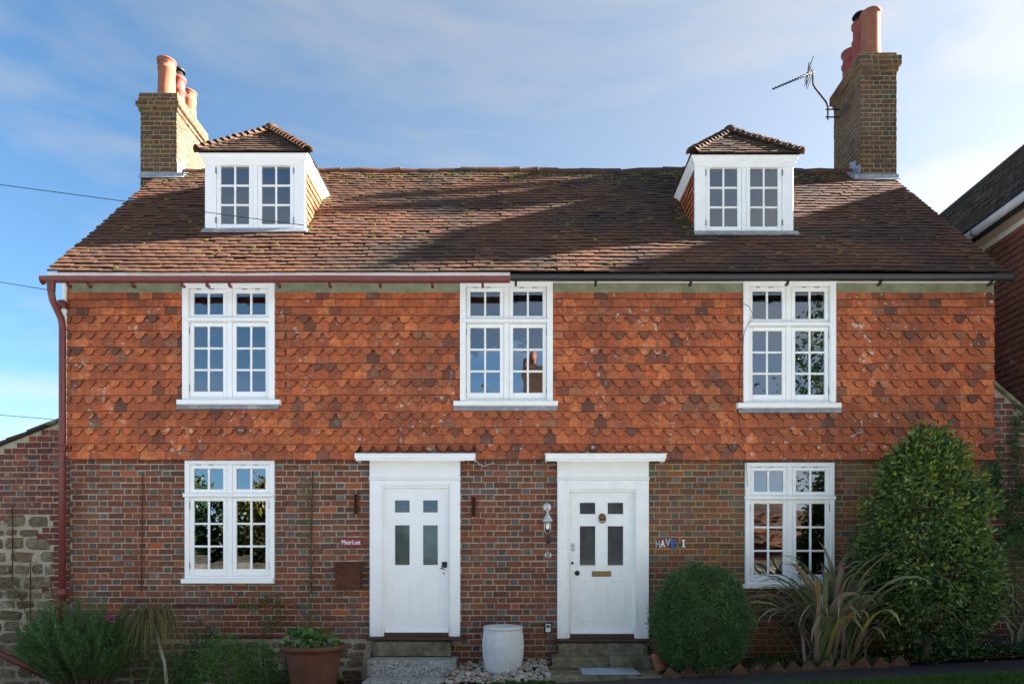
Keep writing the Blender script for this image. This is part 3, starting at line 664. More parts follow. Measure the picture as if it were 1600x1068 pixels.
# --- doors with surrounds and hoods
def door_unit(d, first):
    sx0, sx1, sy0, sy1 = d['s']; ox0, ox1, oy0, oy1 = d['o']; YF = -.07; paint = 'white_paint' if first else 'old_white_paint'
    X0, X1, Z0, Z1 = FX(sx0, YF), FX(sx1, YF), FZ(sy1, YF), FZ(sy0, YF)
    A0, A1, B0, B1 = FX(ox0, YF), FX(ox1, YF), FZ(oy1, YF), FZ(oy0, YF)
    s = MB()
    zf = FZ(747, YF)                                     # architrave moulding line under the frieze
    s.cbox(X0, A0-.03, YF, .15, Z0, zf-.02, .006); s.cbox(A1+.03, X1, YF, .15, Z0, zf-.02, .006)          # pilasters
    s.cbox(A0-.03, A0, YF+.018, .149, Z0+.002, B1+.03, .005); s.cbox(A1, A1+.03, YF+.018, .149, Z0+.002, B1+.03, .005)   # inner bead
    s.cbox(A0-.03, A1+.03, YF+.001, .149, B1+.03, zf-.02, .005); s.cbox(A0, A1, YF+.018, .148, B1, B1+.03, .004)
    s.cbox(X0-.006, X1+.006, YF-.018, .148, zf-.02, zf+.012, .008)
    s.cbox(X0, X1, YF+.004, .147, zf+.012, Z1, .004)
    s.cbox(A0 - .035, A0 - .018, YF - .006, YF + .01, Z0 + .12, B1 + .04, .003); s.cbox(A1 + .018, A1 + .035, YF - .006, YF + .01, Z0 + .12, B1 + .04, .003)
    sur = s.build('door_surround', paint, house)
    hx0, hx1, hy0, hy1 = d['hood']; HY = -.27; H0, H1 = FX(hx0, HY), FX(hx1, HY)
    zt = FZ(hy0, HY); zb = FZ(hy1, HY)
    h = MB()
    steps = [(0.0, 0.0, -.04), (.035, .012, .0), (.07, .035, .0), (.11, .06, .0)]
    n = 6; prev = None
    prof = [(YF-.004, Z1-.02, 0.16), (YF-.03, Z1+.005, .13), (YF-.065, Z1+.025, .09), (YF-.12, Z1+.045, .055), (HY+.015, zb-.005, .012), (HY+.012, zb+.018, .01), (HY, zb+.022, 0), (HY, zt-.012, 0)]
    vs = []
    for (y, z, inn) in prof: vs += [(H0+inn, y, z), (H1-inn, y, z), (H1-inn, .004, z), (H0+inn, .004, z)]
    fs = []
    for i in range(len(prof)-1):
        a = i*4; fs += [(a, a+1, a+5, a+4), (a+1, a+2, a+6, a+5), (a+3, a, a+4, a+7)]
    fs += [(0, 3, 2, 1), tuple(len(vs)-4+k for k in range(4))]
    h.add(vs, fs); hood = h.build('hood', paint, sur)
    l = MB(); e = .012
    l.add([(H0-e, HY-e, zt-.014), (H1+e, HY-e, zt-.014), (H1+e, .003, zt+.012), (H0-e, .003, zt+.012), (H0-e, HY-e, zt-.004), (H1+e, HY-e, zt-.004), (H1+e, .003, zt+.03), (H0-e, .003, zt+.03)],
          [(0,3,2,1),(4,5,6,7),(0,1,5,4),(1,2,6,5),(2,3,7,6),(3,0,4,7)])
    l.build('hood_cover', 'lead' if first else paint, sur)
    MB().box(H0 + .03, H1 - .03, -.032, -.014, zt - .02, zt + .13).build('flashing', 'hanging_tile', sur)
    # door leaf
    YD = -.005; p = lambda px: FX(px, YD); q = lambda py: FZ(py, YD)
    gx = ((617, 640), (661, 684)) if first else ((906, 930), (949.5, 973.6))
    gz = ((781, 800), (820, 882)) if first else ((785, 802.5), (821.5, 882.5))
    holes_ = [(p(a), p(b), q(f), q(e_)) for a, b in gx for e_, f in gz]
    mb = MB(); wall_holes(mb, A0-.004, A1+.004, B0, B1+.004, holes_, YD, YD+.045)
    leaf = mb.build('door', paint, house)
    for (a, b, c, e_) in holes_:
        if not first:
            mo = MB(); k = .014
            mo.cbox(a-k, a, YD-.008, YD+.003, c-k, e_+k, .004); mo.cbox(b, b+k, YD-.008, YD+.003, c-k, e_+k, .004); mo.cbox(a, b, YD-.008, YD+.003, e_, e_+k, .004); mo.cbox(a, b, YD-.008, YD+.003, c-k, c, .004)
            mo.build('moulding', paint, leaf)
        MB().box(a-.004, b+.004, YD+.018, YD+.024, c-.004, e_+.004).build('pane', 'door_glass_dark', leaf)
    wb = MB(); za, zb2 = q(980 if first else 983), B0 + .003
    wb.add([(A0+.008, YD-.012, za), (A1-.008, YD-.012, za), (A1-.008, YD-.055, zb2+.012), (A0+.008, YD-.055, zb2+.012), (A0+.008, YD-.055, zb2), (A1-.008, YD-.055, zb2), (A1-.008, YD-.001, zb2), (A0+.008, YD-.001, zb2), (A0+.008, YD-.001, za+.006), (A1-.008, YD-.001, za+.006)],
           [(3,2,1,0),(4,5,2,3),(7,6,5,4),(0,1,9,8),(0,8,7,4,3),(1,2,5,6,9)]); wb.build('weatherboard', paint, leaf)
    if first:
        for gxp in (614.4, 641.3, 658.7, 685.6): MB().cbox(p(gxp)-.009, p(gxp)+.009, YD-.006, YD+.004, q(964), q(907), .004).build('bead', paint, leaf)
        MB().cbox(p(690.5), p(698.5), YD-.014, YD+.004, q(886), q(877), .002).build('lock', 'dark_iron', leaf)
        mb = MB(); mb.tube([PT(694.5, 889, YD), PT(694.5, 889, YD-.05), PT(691.5, 888, YD-.055), PT(687.5, 887, YD-.05)], [.006, .006, .007, .006], 8); mb.rod(PT(693.5, 893, YD-.02), PT(693.5, 897, YD-.02), .006, 6)
        mb.build('handle', 'brass', leaf)
    else:
        for (a, b) in ((903, 931), (948.5, 976)):
            mo = MB(); k = .012; x0_, x1_, z0_, z1_ = p(a), p(b), q(970), q(906)
            mo.cbox(x0_, x0_+k, YD-.006, YD+.003, z0_, z1_, .004); mo.cbox(x1_-k, x1_, YD-.006, YD+.003, z0_, z1_, .004); mo.cbox(x0_+k, x1_-k, YD-.006, YD+.003, z1_-k, z1_, .004); mo.cbox(x0_+k, x1_-k, YD-.006, YD+.003, z0_, z0_+k, .004)
            mo.build('panel', paint, leaf)
        mb = MB(); mb.cbox(p(924.7), p(954.8), YD-.010, YD+.003, q(900), q(891.6), .004); mb.cbox(p(928), p(951.5), YD-.016, YD-.009, q(898), q(893.8), .003); mb.build('letter_plate', 'brass', leaf)
        c = PT(940.8, 807.5, YD); mb = MB(); mb.lathe([(0.0, .0), (.046, 0), (.050, .006), (.044, .014), (.02, .03), (.0, .032)], (0, 0, 0), 20)
        mb.v = [(c.x + x, c.y - z, c.z + y) for x, y, z in mb.v]
        ring = [c + Vector((.040*math.sin(2*math.pi*i/18), -.032, -.030 + .045*math.cos(2*math.pi*i/18))) for i in range(19)]
        mb.tube(ring, .008, 6, cap=False); mb.build('knocker', 'brass', leaf)
        for (px_, py_, r_, m_, nm) in ((901.7, 894.7, .034, 'dark_iron', 'knob'), (895.4, 851, .026, 'galvanised', 'lock'), (895.6, 858, .022, 'galvanised', 'lock'), (894.2, 879, .017, 'dark_iron', 'keyhole_cover')):
            c = PT(px_, py_, YD); mb = MB(); mb.lathe([(0, 0), (r_, 0), (r_, .012), (r_*.75, .024), (0, .03)], (0, 0, 0), 14); mb.v = [(c.x + x, c.y - z, c.z + y) for x, y, z in mb.v]; mb.build(nm, m_, leaf)
    tx0, tx1 = (572.5, 727) if first else (870, 1014)
    MB().cbox(FX(tx0, -.14), FX(tx1, -.14), -.16, .12, FZ(sy1 + 6, -.16), Z0 - .002, .008).build('threshold', 'threshold', house)
    MB().box(A0-.02, A1+.02, YF+.02, .10, Z0-.001, B0-.002).build('threshold', 'threshold', house)
door_unit(DOORS[0], True); door_unit(DOORS[1], False)
# ------------------------------------------------------------------ roof
def roof_tile_unit(seed, w=0.162, L_=0.21, th=0.018):
    rr = random.Random(seed); j = lambda a: rr.uniform(-a, a); x = w / 2; cam_ = 0.004 + j(.003)
    rows = []
    for (z, dy) in ((0 + 0, -cam_ * 0 + .003), (L_ * .4, -cam_), (L_, 0)):
        rows.append([(-x, dy - th, z + (j(.004) if z == 0 else 0)), (0, dy - th - .002 + j(.001), z + (j(.003) if z == 0 else 0)), (x, dy - th, z + (j(.004) if z == 0 else 0))])
    vs = [p for r in rows for p in r] + [(-x, .003, 0), (x, .003, 0), (x, 0, L_), (-x, 0, L_)]
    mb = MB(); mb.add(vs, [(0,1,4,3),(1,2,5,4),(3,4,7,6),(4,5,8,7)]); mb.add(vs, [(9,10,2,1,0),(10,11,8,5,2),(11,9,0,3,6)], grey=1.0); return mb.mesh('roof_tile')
RTV = {k: roof_tile_unit(100 + k) for k in range(8)}
def tile_plane(O, U, V, N, n, g, segs, w=0.165, tilt=.20, sag=None, d0=.044, jit=1.0):
    out = []
    for ci in range(n):
        t = ci * g
        for (p, q) in segs(t + g * .5):
            off = (w / 2 if ci % 2 else 0) + 0.004 * math.sin(ci * 1.7); k = math.floor((p - off) / w); x = off + k * w; cells = []
            while x < q:
                a, b = max(x, p), min(x + w, q)
                if b - a > .045: cells.append((a, b))
                elif b - a > 0 and cells: cells[-1] = (cells[-1][0], b)
                x += w
            for (a, b) in cells:
                xm = (a + b) / 2; s_ = sag(xm, t) if sag else 0
                m = frame_m(O, U, N, xm, t + jit * (random.gauss(0, .004) + .010 * mnoise.noise((xm * .8, t * 2, 2.1))), s_ + d0 + random.gauss(0, .0018), V=V, rot=random.gauss(0, .012) * jit, s=((b - a) / w, 1, 1))
                m = m @ Matrix.Rotation(-(tilt + random.gauss(0, .026) * jit), 4, 'X')
                out.append((m, random.randrange(8)))
    return out
def sag(x, t): return .030 * mnoise.noise((x * .35, t * .5, 4.2)) + .012 * mnoise.noise((x * 1.3, t * 1.1, 7.7)) - .02
roof = empty('roof', (0, RY0, RZ0), house)

def Ymain(z): return RY0 + (z - RZ0) * RV.y / RV.z
def half_tube(mb, a, b, r0, r1, up, n=8, th=.014, span=math.pi):
    a = Vector(a); b = Vector(b); d = (b - a).normalized(); up = (Vector(up) - d * d.dot(Vector(up))).normalized(); s = d.cross(up)
    vs = []
    for (p, r) in ((a, r0), (b, r1)):
        for rr in (r, r - th):
            for i in range(n + 1):
                an = -span / 2 + span * i / n
                vs.append(p + up * (rr * math.cos(an)) + s * (rr * math.sin(an)))
    k = n + 1
    fs = [(i, i+1, 2*k+i+1, 2*k+i) for i in range(n)] + [(k+i+1, k+i, 3*k+i, 3*k+i+1) for i in range(n)]
    fs += [(i+1, i, k+i, k+i+1) for i in range(n)] + [(2*k+i, 2*k+i+1, 3*k+i+1, 3*k+i) for i in range(n)]
    fs += [(0, 2*k, 3*k, k), (n, k+n, 3*k+n, 2*k+n)]
    mb.add(vs, fs, smooth=False)

# chimneys and dormers: footprints first, so the roof tiling stops at them
CH = []
for (pl_, pr_, pyb, pyt, yb_) in ((219, 276.7, 280, 146, 3.42), (1344.3, 1401.8, 283, 82, 3.22)):
    Yf = RY0 + RV.y * roof_t_at(pyb); CH.append(dict(x0=FX(pl_, Yf), x1=FX(pr_, Yf), yf=Yf, yb=yb_, zt=FZ(pyt, Yf)))
DM = []
for (pl_, pr_, pyb, pye) in ((320, 476.5, 365, 248), (1085.5, 1240, 369, 251)):
    t0 = roof_t_at(pyb); Yd = RY0 + RV.y * t0
    DM.append(dict(x0=FX(pl_, Yd), x1=FX(pr_, Yd), t0=t0, Y=Yd, z0=roof_z(Yd), ze=FZ(pye - 12, Yd - .12)))
def roof_holes():
    hs = []
    for d in DM: hs.append((d['x0'] + .01, d['x1'] - .01, d['t0'] + .03, ((Ymain(d['ze']) - RY0) / RV.y) - .12))
    return hs
RH = roof_holes(); CHH = [(c['x0'] - .02, c['x1'] + .02, (c['yf'] - RY0) / RV.y, 99) for c in CH]
def roof_segs(t):
    segs = [(VXL, VXR)]
    for (a, b, c, d) in RH + CHH:
        if c < t < d:
            ns = []
            for (p, q) in segs:
                if a > p + .02: ns.append((p, min(q, a)))
                if b < q - .02: ns.append((max(p, b), q))
            segs = ns
    return segs
NC = int(SL / .114)
rt = tile_plane(RO, RU, RV, RN, NC, SL / NC, roof_segs, sag=sag)
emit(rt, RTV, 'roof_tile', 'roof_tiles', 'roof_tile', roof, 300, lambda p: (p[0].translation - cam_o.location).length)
# boarding under the tiles, open inside the dormers
mb = MB(); wall_holes(mb, VXL + .04, VXR - .04, .04, SL - .01, [(a, b, c, d) for (a, b, c, d) in RH], 0, .05)
mb.v = [tuple(RO + RU * x + RV * z + RN * (-.045 - y)) for (x, y, z) in mb.v]; mb.build('boarding', 'dark_board', roof)
mb = MB(); V2 = Vector((0, -RV.y, RV.z)); O2 = Vector((0, 2*RY1 - RY0, RZ0))
for a, b in ((VXL, VXR),):
    mb.add([O2 + RU*a, O2 + RU*b, O2 + RU*b + V2*(SL-.02), O2 + RU*a + V2*(SL-.02), O2 + RU*a - Vector((0,0,.08)), O2 + RU*b - Vector((0,0,.08)), O2 + RU*b + V2*(SL-.02) - Vector((0,0,.08)), O2 + RU*a + V2*(SL-.02) - Vector((0,0,.08))], [(3,2,1,0),(4,5,6,7),(0,1,5,4),(0,4,7,3),(1,2,6,5)])
mb.build('back_slope', 'roof_tile', roof)
# ridge tiles
x = CH[0]['x1'] + .02; i = 0
while x < CH[1]['x0'] - .05:
    w_ = min(random.uniform(.30, .36), CH[1]['x0'] - .01 - x)
    if w_ < .1: break
    z = RZ1 - .045 + sag(x, SL) * 1.3 + random.gauss(0, .005); tl = random.gauss(0, .008)
    mb = MB(); half_tube(mb, (x, RY1, z - tl), (x + w_ - .006, RY1, z + tl), .125, .125, (0, 0, 1), n=8, th=.016)
    mb.build('ridge_tile', 'roof_tile', roof); x += w_
# bedding mortar under the ridge tiles
MB().box(CH[0]['x1'] + .05, CH[1]['x0'] - .05, RY1 - .07, RY1 + .07, RZ1 - .12, RZ1 - .025).build('ridge_bedding', 'flaunching', roof)

# moss tufts lodged under the tile tails
mv = []
for k in range(1150):
    q = random.random(); x = random.uniform(VXL + .1, VXR - .1); t = SL - abs(random.gauss(0, .22)) - .02 if q < .62 else random.uniform(.1, SL)
    if q > .84:
        d = random.choice(DM); z_ = random.uniform(d['z0'], d['ze']); x = (d['x1'] + abs(random.gauss(0, .06)) + .02) if random.random() < .5 else (d['x0'] - abs(random.gauss(0, .06)) - .02); t = (Ymain(z_) - RY0) / RV.y
    if any(a < x < b and c < t < e for (a, b, c, e) in RH + CHH): continue
    g_ = SL / NC; t = round(t / g_) * g_ - .006
    r = random.uniform(.010, .026); mv.append((frame_m(RO, RU, RN, x, t, sag(x, t) + .047, V=RV) @ Matrix.Diagonal((r * random.uniform(1, 2.2), r * .8, r * .8, 1)), 0))
mm = MB(); mm.lathe([(.01, -1), (.8, -.6), (1, 0), (.75, .6), (.01, 1)], (0, 0, 0), 7, smooth=True)
emit(mv, {0: mm.mesh('moss')}, 'moss', 'moss', 'moss', roof, 0, lambda p: 0)

# --- dormers
def dormer(d):
    x0, x1, Y, z0, ze = d['x0'], d['x1'], d['Y'], d['z0'], d['ze']; paint = 'white_paint' if x0 < 0 else 'old_white_paint'
    xm = (x0 + x1) / 2; z0 = z0 + .03; fz = ze - .02
    post = .155; mb = MB(); yf = Y
    mb.cbox(x0, x0+post, yf, yf+.09, z0, fz, .006); mb.cbox(x1-post, x1, yf, yf+.09, z0, fz, .006)
    mb.cbox(x0+post, x1-post, yf+.001, yf+.09, fz-.045, fz, .005); mb.cbox(x0+post, x1-post, yf+.001, yf+.09, z0, z0+.035, .005)
    mb.cbox(xm-.03, xm+.03, yf+.008, yf+.089, z0+.035, fz-.045, .004)
    dm = mb.build('dormer', paint, house)
    for (a, b) in ((x0+post+.003, xm-.033), (xm+.033, x1-post-.003)): sash(a, b, z0+.038, fz-.048, yf+.012, 3, dm, paint, stile=.056, bot=.075, bar=.026)
    for xx in (x0+post, x1-post):
        for zz in (z0+.16, fz-.18): MB().box(xx-.007, xx+.007, yf-.006, yf+.02, zz-.04, zz+.04).build('hinge', 'steel_grey', dm)
    MB().cbox(x0-.012, x1+.012, yf-.035, yf+.02, z0-.03, z0+.004, .006).build('sill', paint, dm)
    # moulded cornice round the front and both sides
    ex0, ex1, eyf = x0 - .07, x1 + .07, yf - .12
    yE = Ymain(ze) + .05
    prof = [(.0, -.13), (.012, -.118), (.012, -.075), (.03, -.06), (.035, -.035), (.055, -.012), (.062, .006)]
    vs = []
    for (o, dz) in prof: vs += [(x0-o, yE, ze+dz), (x0-o, yf-o-.01, ze+dz), (x1+o, yf-o-.01, ze+dz), (x1+o, yE, ze+dz)]
    fs = [(i*4+k, (i+1)*4+k, (i+1)*4+k+1, i*4+k+1) for i in range(len(prof)-1) for k in range(3)]
    fs = [f[::-1] for f in fs]; b = (len(prof)-1)*4; fs += [(b, b+1, b+2, b+3), (0, 3, 2, 1)]
    mb = MB(); mb.add(vs, fs); mb.build('cornice', paint, dm)
    # cheeks
    for sgn, X in ((1, x1), (-1, x0)):
        pr = [(yf+.091, z0 - .02), (Ymain(fz) + .05, fz), (yf+.091, fz)]
        mb = MB(); vs = [(X - sgn*.015, y, z) for y, z in pr] + [(X - sgn*.06, y, z) for y, z in pr]
        mb.add(vs, [(0,1,2),(5,4,3),(0,3,4,1),(1,4,5,2),(2,5,3,0)]); mb.build('cheek', 'dark_board', dm)
        O = (X - sgn*.03, 0, 0); lim = (lambda z: (yf + .03, Ymain(z) + .02)) if sgn > 0 else (lambda z: (-Ymain(z) - .02, -yf - .03))
        ct = hang(O, (0, sgn, 0), (sgn, 0, 0), 0, 0, ze - .125, int((ze - .12 - z0) / .1), .1, lambda ci: 'p', (), lim, d0=.0)
        emit(ct, TV, 'hanging_tile', 'hanging_tiles', 'hanging_tile', dm, 400, lambda p: 0)
    # hipped roof
    rx0, rx1, ryf = x0 - .055, x1 + .055, yf - .085; hw = (rx1 - rx0) / 2; p_ = R(45); c, s = math.cos(p_), math.sin(p_); zt = ze + .004
    apex = Vector(((rx0+rx1)/2, ryf + hw, zt + hw * math.tan(p_)))
    nC = int(hw / c / .1); g = hw / c / nC
    tl = tile_plane((0, ryf, zt), (1, 0, 0), (0, c, s), (0, -s, c), nC, g, lambda t: [(rx0 + t*c, rx1 - t*c)], d0=.02)
    tl += tile_plane((rx1, 0, zt), (0, 1, 0), (-c, 0, s), (s, 0, c), nC, g, lambda t: [(ryf + t*c, Ymain(zt + t*s) + .08)], d0=.02)
    tl += tile_plane((rx0, 0, zt), (0, -1, 0), (c, 0, s), (-s, 0, c), nC, g, lambda t: [(-Ymain(zt + t*s) - .08, -ryf - t*c)], d0=.02)
    emit(tl, RTV, 'roof_tile', 'roof_tiles', 'roof_tile_mossy', dm, 220, lambda q: q[0].translation.y)
    mb = MB(); e_ = .02; yR = Ymain(apex.z)
    mb.add([(rx0, ryf, zt), (rx1, ryf, zt), apex - Vector((0, 0, .01)), (rx0, Ymain(zt) + .1, zt), (rx1, Ymain(zt) + .1, zt), (apex.x, yR + .1, apex.z - .01)],
           [(0,1,2), (1,4,5,2), (3,0,2,5), (0,3,4,1)]); mb.build('boarding', 'dark_board', dm)
    for sgn, cx in ((1, rx1), (-1, rx0)):
        a = Vector((cx, ryf, zt)); dv = apex - a; Ln = dv.length; dv.normalize(); up = Vector((sgn * s, -s, 2 * c)).normalized(); k = int(Ln / .105)
        for i in range(k):
            p0 = a + dv * (Ln * i / k - .01) + up * (.012 + random.gauss(0, .003)); p1 = p0 + dv * .17 - up * .022
            mb = MB(); half_tube(mb, p0, p1, .092, .06, up + Vector((random.gauss(0, .04), 0, 0)), n=6, th=.014, span=math.pi * .86); mb.build('bonnet_tile', 'roof_tile_mossy', dm)
    y = apex.y - .06
    while y < yR:
        mb = MB(); half_tube(mb, (apex.x, y, apex.z + .0), (apex.x, y + .3, apex.z + .0), .105, .10, (0, 0, 1), n=8, th=.015); mb.build('ridge_tile', 'roof_tile_mossy', dm); y += .305
    MB().lathe([(.0, -.03), (.10, -.03), (.115, .01), (.09, .07), (.05, .1), (0, .11)], (apex.x, apex.y - .02, apex.z), 12).build('apex_cap', 'roof_tile_mossy', dm)
    # lead apron under the sill, lying on the tiles
    mb = MB(); w_ = .05
    pts = [(x0-.02, -.02), (x1+w_, -.02), (x1+w_, -.06), (x0-.02, -.06)]
    vs = []
    for n_ in (.045, .030):
        for (xx, tt) in pts: vs.append(RO + RU*xx + RV*(d['t0'] + tt + (.05 if tt > -.05 else 0)) + RN*(n_ + (.018 if tt > -.05 else .012)))
    mb.add(vs, [(0,3,2,1),(4,5,6,7),(0,1,5,4),(1,2,6,5),(2,3,7,6),(3,0,4,7)]); mb.build('lead_apron', 'lead', dm)
for d in DM: dormer(d)

# --- chimneys
def chimney(c, pots, first):
    x0, x1, yf, yb, zt = c['x0'], c['x1'], c['yf'], c['yb'], c['zt']
    zb = roof_z(yf) - .35; ch = .0755
    zs = zt - 4 * ch                                   # shaft top; above: two oversailing courses, a band and the cap
    core = MB().box(x0+.006, x1-.006, yf+.006, yb-.006, zb, zs + .002)
    o = [(.022, zs, zs+ch), (.055, zs+ch, zs+2*ch), (.055, zs+2*ch, zs+3*ch) if not first else (.028, zs+2*ch, zs+3*ch), (.018 if first else .0, zs+3*ch, zt)]
    for i, (e, a, b) in enumerate(o): core.box(x0-e+.006, x1+e-.006, yf-e+.006, yb+e-.006, a+.003, b+.001+.001*i)
    st = core.build('chimney', 'mortar_chimney', house)
    out = []
    def side(x0, x1, yf, yb, ztop, n):
        r = []
        r += lay((0, yf, 0), (1, 0, 0), (0, -1, 0), x0, x1, ztop, n, ch, skip=lambda u, z: z < roof_z(yf) - (.33 if first else .05), phase=x0, greyh=.4, greys=.35)
        r += lay((x1, 0, 0), (0, 1, 0), (1, 0, 0), yf, yb, ztop, n, ch, skip=lambda u, z: z < roof_z(min(u, RY1)) - .05, phase=yf+.11, greyh=.4, greys=.35)
        r += lay((x0, 0, 0), (0, -1, 0), (-1, 0, 0), -yb, -yf, ztop, n, ch, skip=lambda u, z: (z < roof_z(min(-u, RY1)) - .05) and x0 > 0, phase=-yf+.11, greyh=.4, greys=.35)
        return r
    out += side(x0, x1, yf, yb, zs, int((zs - zb) / ch))
    for (e, a, b) in o: out += side(x0-e, x1+e, yf-e, yb+e, b, 1)
    vis = 1 if first else -1
    def k_(p):
        n = p[0].col[1]; front = n.y > .5 * p[0].to_scale().y; seen = front or (n.x * -vis > 0)
        return (0 if front else 1 if seen else 2, -p[0].translation.z)
    emit(out, BV, 'brick', 'brickwork', 'brick_chimney', st, 230, k_)
    mb = MB(); e = o[3][0]; a, b, c_, d_ = x0-e+.01, x1+e-.01, yf-e+.01, yb+e-.01
    mb.add([(a,c_,zt+.004),(b,c_,zt+.004),(b,d_,zt+.004),(a,d_,zt+.004),(a+.10,c_+.10,zt+.07),(b-.10,c_+.10,zt+.07),(b-.10,d_-.10,zt+.07),(a+.10,d_-.10,zt+.07)],
           [(0,1,5,4),(1,2,6,5),(2,3,7,6),(3,0,4,7),(4,5,6,7)]); mb.build('flaunching', 'flaunching', st)
    xm = (x0+x1)/2
    for i, (fy, h, r, kind) in enumerate(pots):
        y = yf + fy; z = zt + .05; mb = MB(); m = 'terracotta'; dx = xm + (0.0)
        if kind == 'roll':                              # plain pot with a band of vent holes below the rim
            mb.lathe([(r*.98, 0), (r*.94, h*.3), (r*.90, h*.72), (r*.98, h*.74), (r*.98, h*.78), (r*.92, h*.80), (r*.97, h*.97), (r*1.06, h*.975), (r*1.06, h), (r*.8, h), (r*.78, h*.6)], (dx, y, z), 24)
        elif kind == 'taper':
            mb.lathe([(r*1.08, 0), (r*1.0, h*.12), (r*.95, h*.5), (r*.93, h*.9), (r*.95, h*.93), (r*1.06, h*.94), (r*1.08, h*.97), (r*1.02, h), (r*.85, h), (r*.8, h*.6)], (dx, y, z), 24)
        else:
            m = 'pot_red'
            mb.lathe([(r, 0), (r*.93, h*.1), (r*.9, h*.6), (r*1.05, h*.62), (r*1.05, h*.67), (r*.88, h*.7), (r*.88, h*.92), (r*1.08, h*.94), (r*1.08, h), (r*.8, h), (r*.78, h*.6)], (dx, y, z), 24)
        p = mb.build('chimney_pot', m, st)
        if kind == 'roll':
            for k in range(12):
                an = 2*math.pi*k/12; q = Vector((dx + r*.955*math.cos(an), y + r*.955*math.sin(an), z + h*.885)); nn = Vector((math.cos(an), math.sin(an), 0))
                MB().rod(q - nn*.012, q + nn*.006, r*.085, 6).build('vent_hole', 'dark_board', p)
        if kind == 'cowl':
            mb = MB(); mb.lathe([(r*.8, h-.02), (r*.8, h+.06), (r*.62, h+.07), (r*.62, h+.13)], (dx, y, z), 16)
            mb.lathe([(r*.95, h+.115), (r*1.0, h+.13), (r*.8, h+.165), (0, h+.185)], (dx, y, z), 16); mb.build('cowl', 'dark_iron', p)
    # lead flashing: front apron and stepped side soakers
    mb = MB(); w_ = .10
    for (a, b) in ((x0 - (.0 if first else .10), x1 + (.12 if first else .02)),):
        z_f = roof_z(yf); vs = []
        for off in (0, .012):
            vs += [(a, yf-.012+off*.5, z_f+.11), (b, yf-.012+off*.5, z_f+.11), (b, yf-.015+off*.5, z_f+.045), (a, yf-.015+off*.5, z_f+.045), (b, yf-.075, roof_z(yf-.075)+.075-off), (a, yf-.075, roof_z(yf-.075)+.075-off)]
        mb.add(vs, [(0,3,2,1),(3,5,4,2),(6,7,8,9),(9,8,10,11),(5,11,10,4),(0,1,7,6),(1,2,8,7),(2,4,10,8),(0,6,9,3),(3,9,11,5)])
    mb.build('lead_flashing', 'lead', st)
    mb = MB(); X = x1 if first else x0; sg = 1 if first else -1; y = yf - .02
    while y < RY1 - .05:
        y2 = min(y + .16, RY1); zl = roof_z(y); zh = roof_z(y2)
        A = [(y, zl - .03), (y2, zh - .03), (y2, zh + .17), (y, zh + .13)]
        vs = [(X + sg*.004, a, b) for a, b in A] + [(X + sg*.014, a, b) for a, b in A]
        mb.add(vs, [(0,1,2,3),(7,6,5,4),(0,4,5,1),(1,5,6,2),(2,6,7,3),(3,7,4,0)])
        q = [(X, y, roof_z(y)+.055), (X + sg*.13, y, roof_z(y)+.052), (X + sg*.13, y2, roof_z(y2)+.052), (X, y2, roof_z(y2)+.055)]
        mb.add([Vector(v) for v in q] + [Vector(v) - Vector((0, 0, .012)) for v in q], [(0,1,2,3),(7,6,5,4),(0,4,5,1),(1,5,6,2),(2,6,7,3),(3,7,4,0)])
        y = y2 - .012
    mb.build('lead_soakers', 'lead', st)
    return st
chimney(CH[0], [(.26, .66, .145, 'roll'), (.66, .66, .115, 'cowl'), (1.02, .66, .135, 'roll')], True)
chimney(CH[1], [(.26, .80, .155, 'taper'), (.62, .90, .125, 'cowl'), (.96, .66, .14, 'band')], False)

# --- eaves, gutters, downpipe
GY = -.355
MB().cbox(VXL + .01, FX(797, -.27), -.27, -.245, RZ0 - .05, FZ(425, -.27), .003).build('fascia', 'old_white_paint', house)
MB().cbox(FX(797.5, -.27), VXR - .01, -.268, -.245, RZ0 - .05, FZ(431, -.27), .003).build('fascia', 'old_white_paint', house)
MB().box(VXL + .02, VXR - .02, -.244, .0, RZ0 - .03, RZ0 - .014).build('soffit', 'old_white_paint', house)
def gutter(px0, px1, py, mat, brackets, end0, end1):
    x0, x1 = FX(px0, GY), FX(px1, GY); z = FZ(py, GY); r, dp, th = .056, .066, .006; n = 10
    prof = [(r*math.cos(math.pi*i/n), -dp*math.sin(math.pi*i/n)) for i in range(n+1)]
    outer = [(GY + a, z + b) for a, b in prof]; inner = [(GY + a*(1-th/r), z + b*(1-th/dp) ) for a, b in prof]
    loop = outer + inner[::-1]; mb = MB(); segs = 16; vs = []
    for i in range(segs + 1):
        x = x0 + (x1 - x0) * i / segs; dz = .006 * mnoise.noise((x * .6, 3, 1))
        vs += [(x, y, zz + dz) for y, zz in loop]
    m = len(loop); fs = [(i*m+j, i*m+(j+1) % m, (i+1)*m+(j+1) % m, (i+1)*m+j) for i in range(segs) for j in range(m)]
    fs = [f[::-1] for f in fs]
    mb.add(vs, fs, smooth=False)
    for e, xx in ((end0, x0), (end1, x1)):
        if e: mb.tube([(xx - .004, GY, z - .03), (xx + .004, GY, z - .03)], .058, 14)
    g = mb.build('gutter', mat, house)
    for b in brackets:
        xx = FX(b, GY); bm = MB()
        for i in range(n): 
            a, c = prof[i], prof[i+1]; k = 1.09
            bm.add([(xx-.014, GY+a[0]*k, z+a[1]*k), (xx+.014, GY+a[0]*k, z+a[1]*k), (xx+.014, GY+c[0]*k, z+c[1]*k), (xx-.014, GY+c[0]*k, z+c[1]*k)], [(0,1,2,3)])
        bm.cbox(xx-.016, xx+.016, GY+.01, GY+.085, z-.100, z-.070, .004)
        bm.build('bracket', mat, g)
    return g
gutter(66, 797, 433.5, 'red_plastic', [104, 136, 205, 283, 322, 357, 434, 514, 593, 675, 754], True, False)
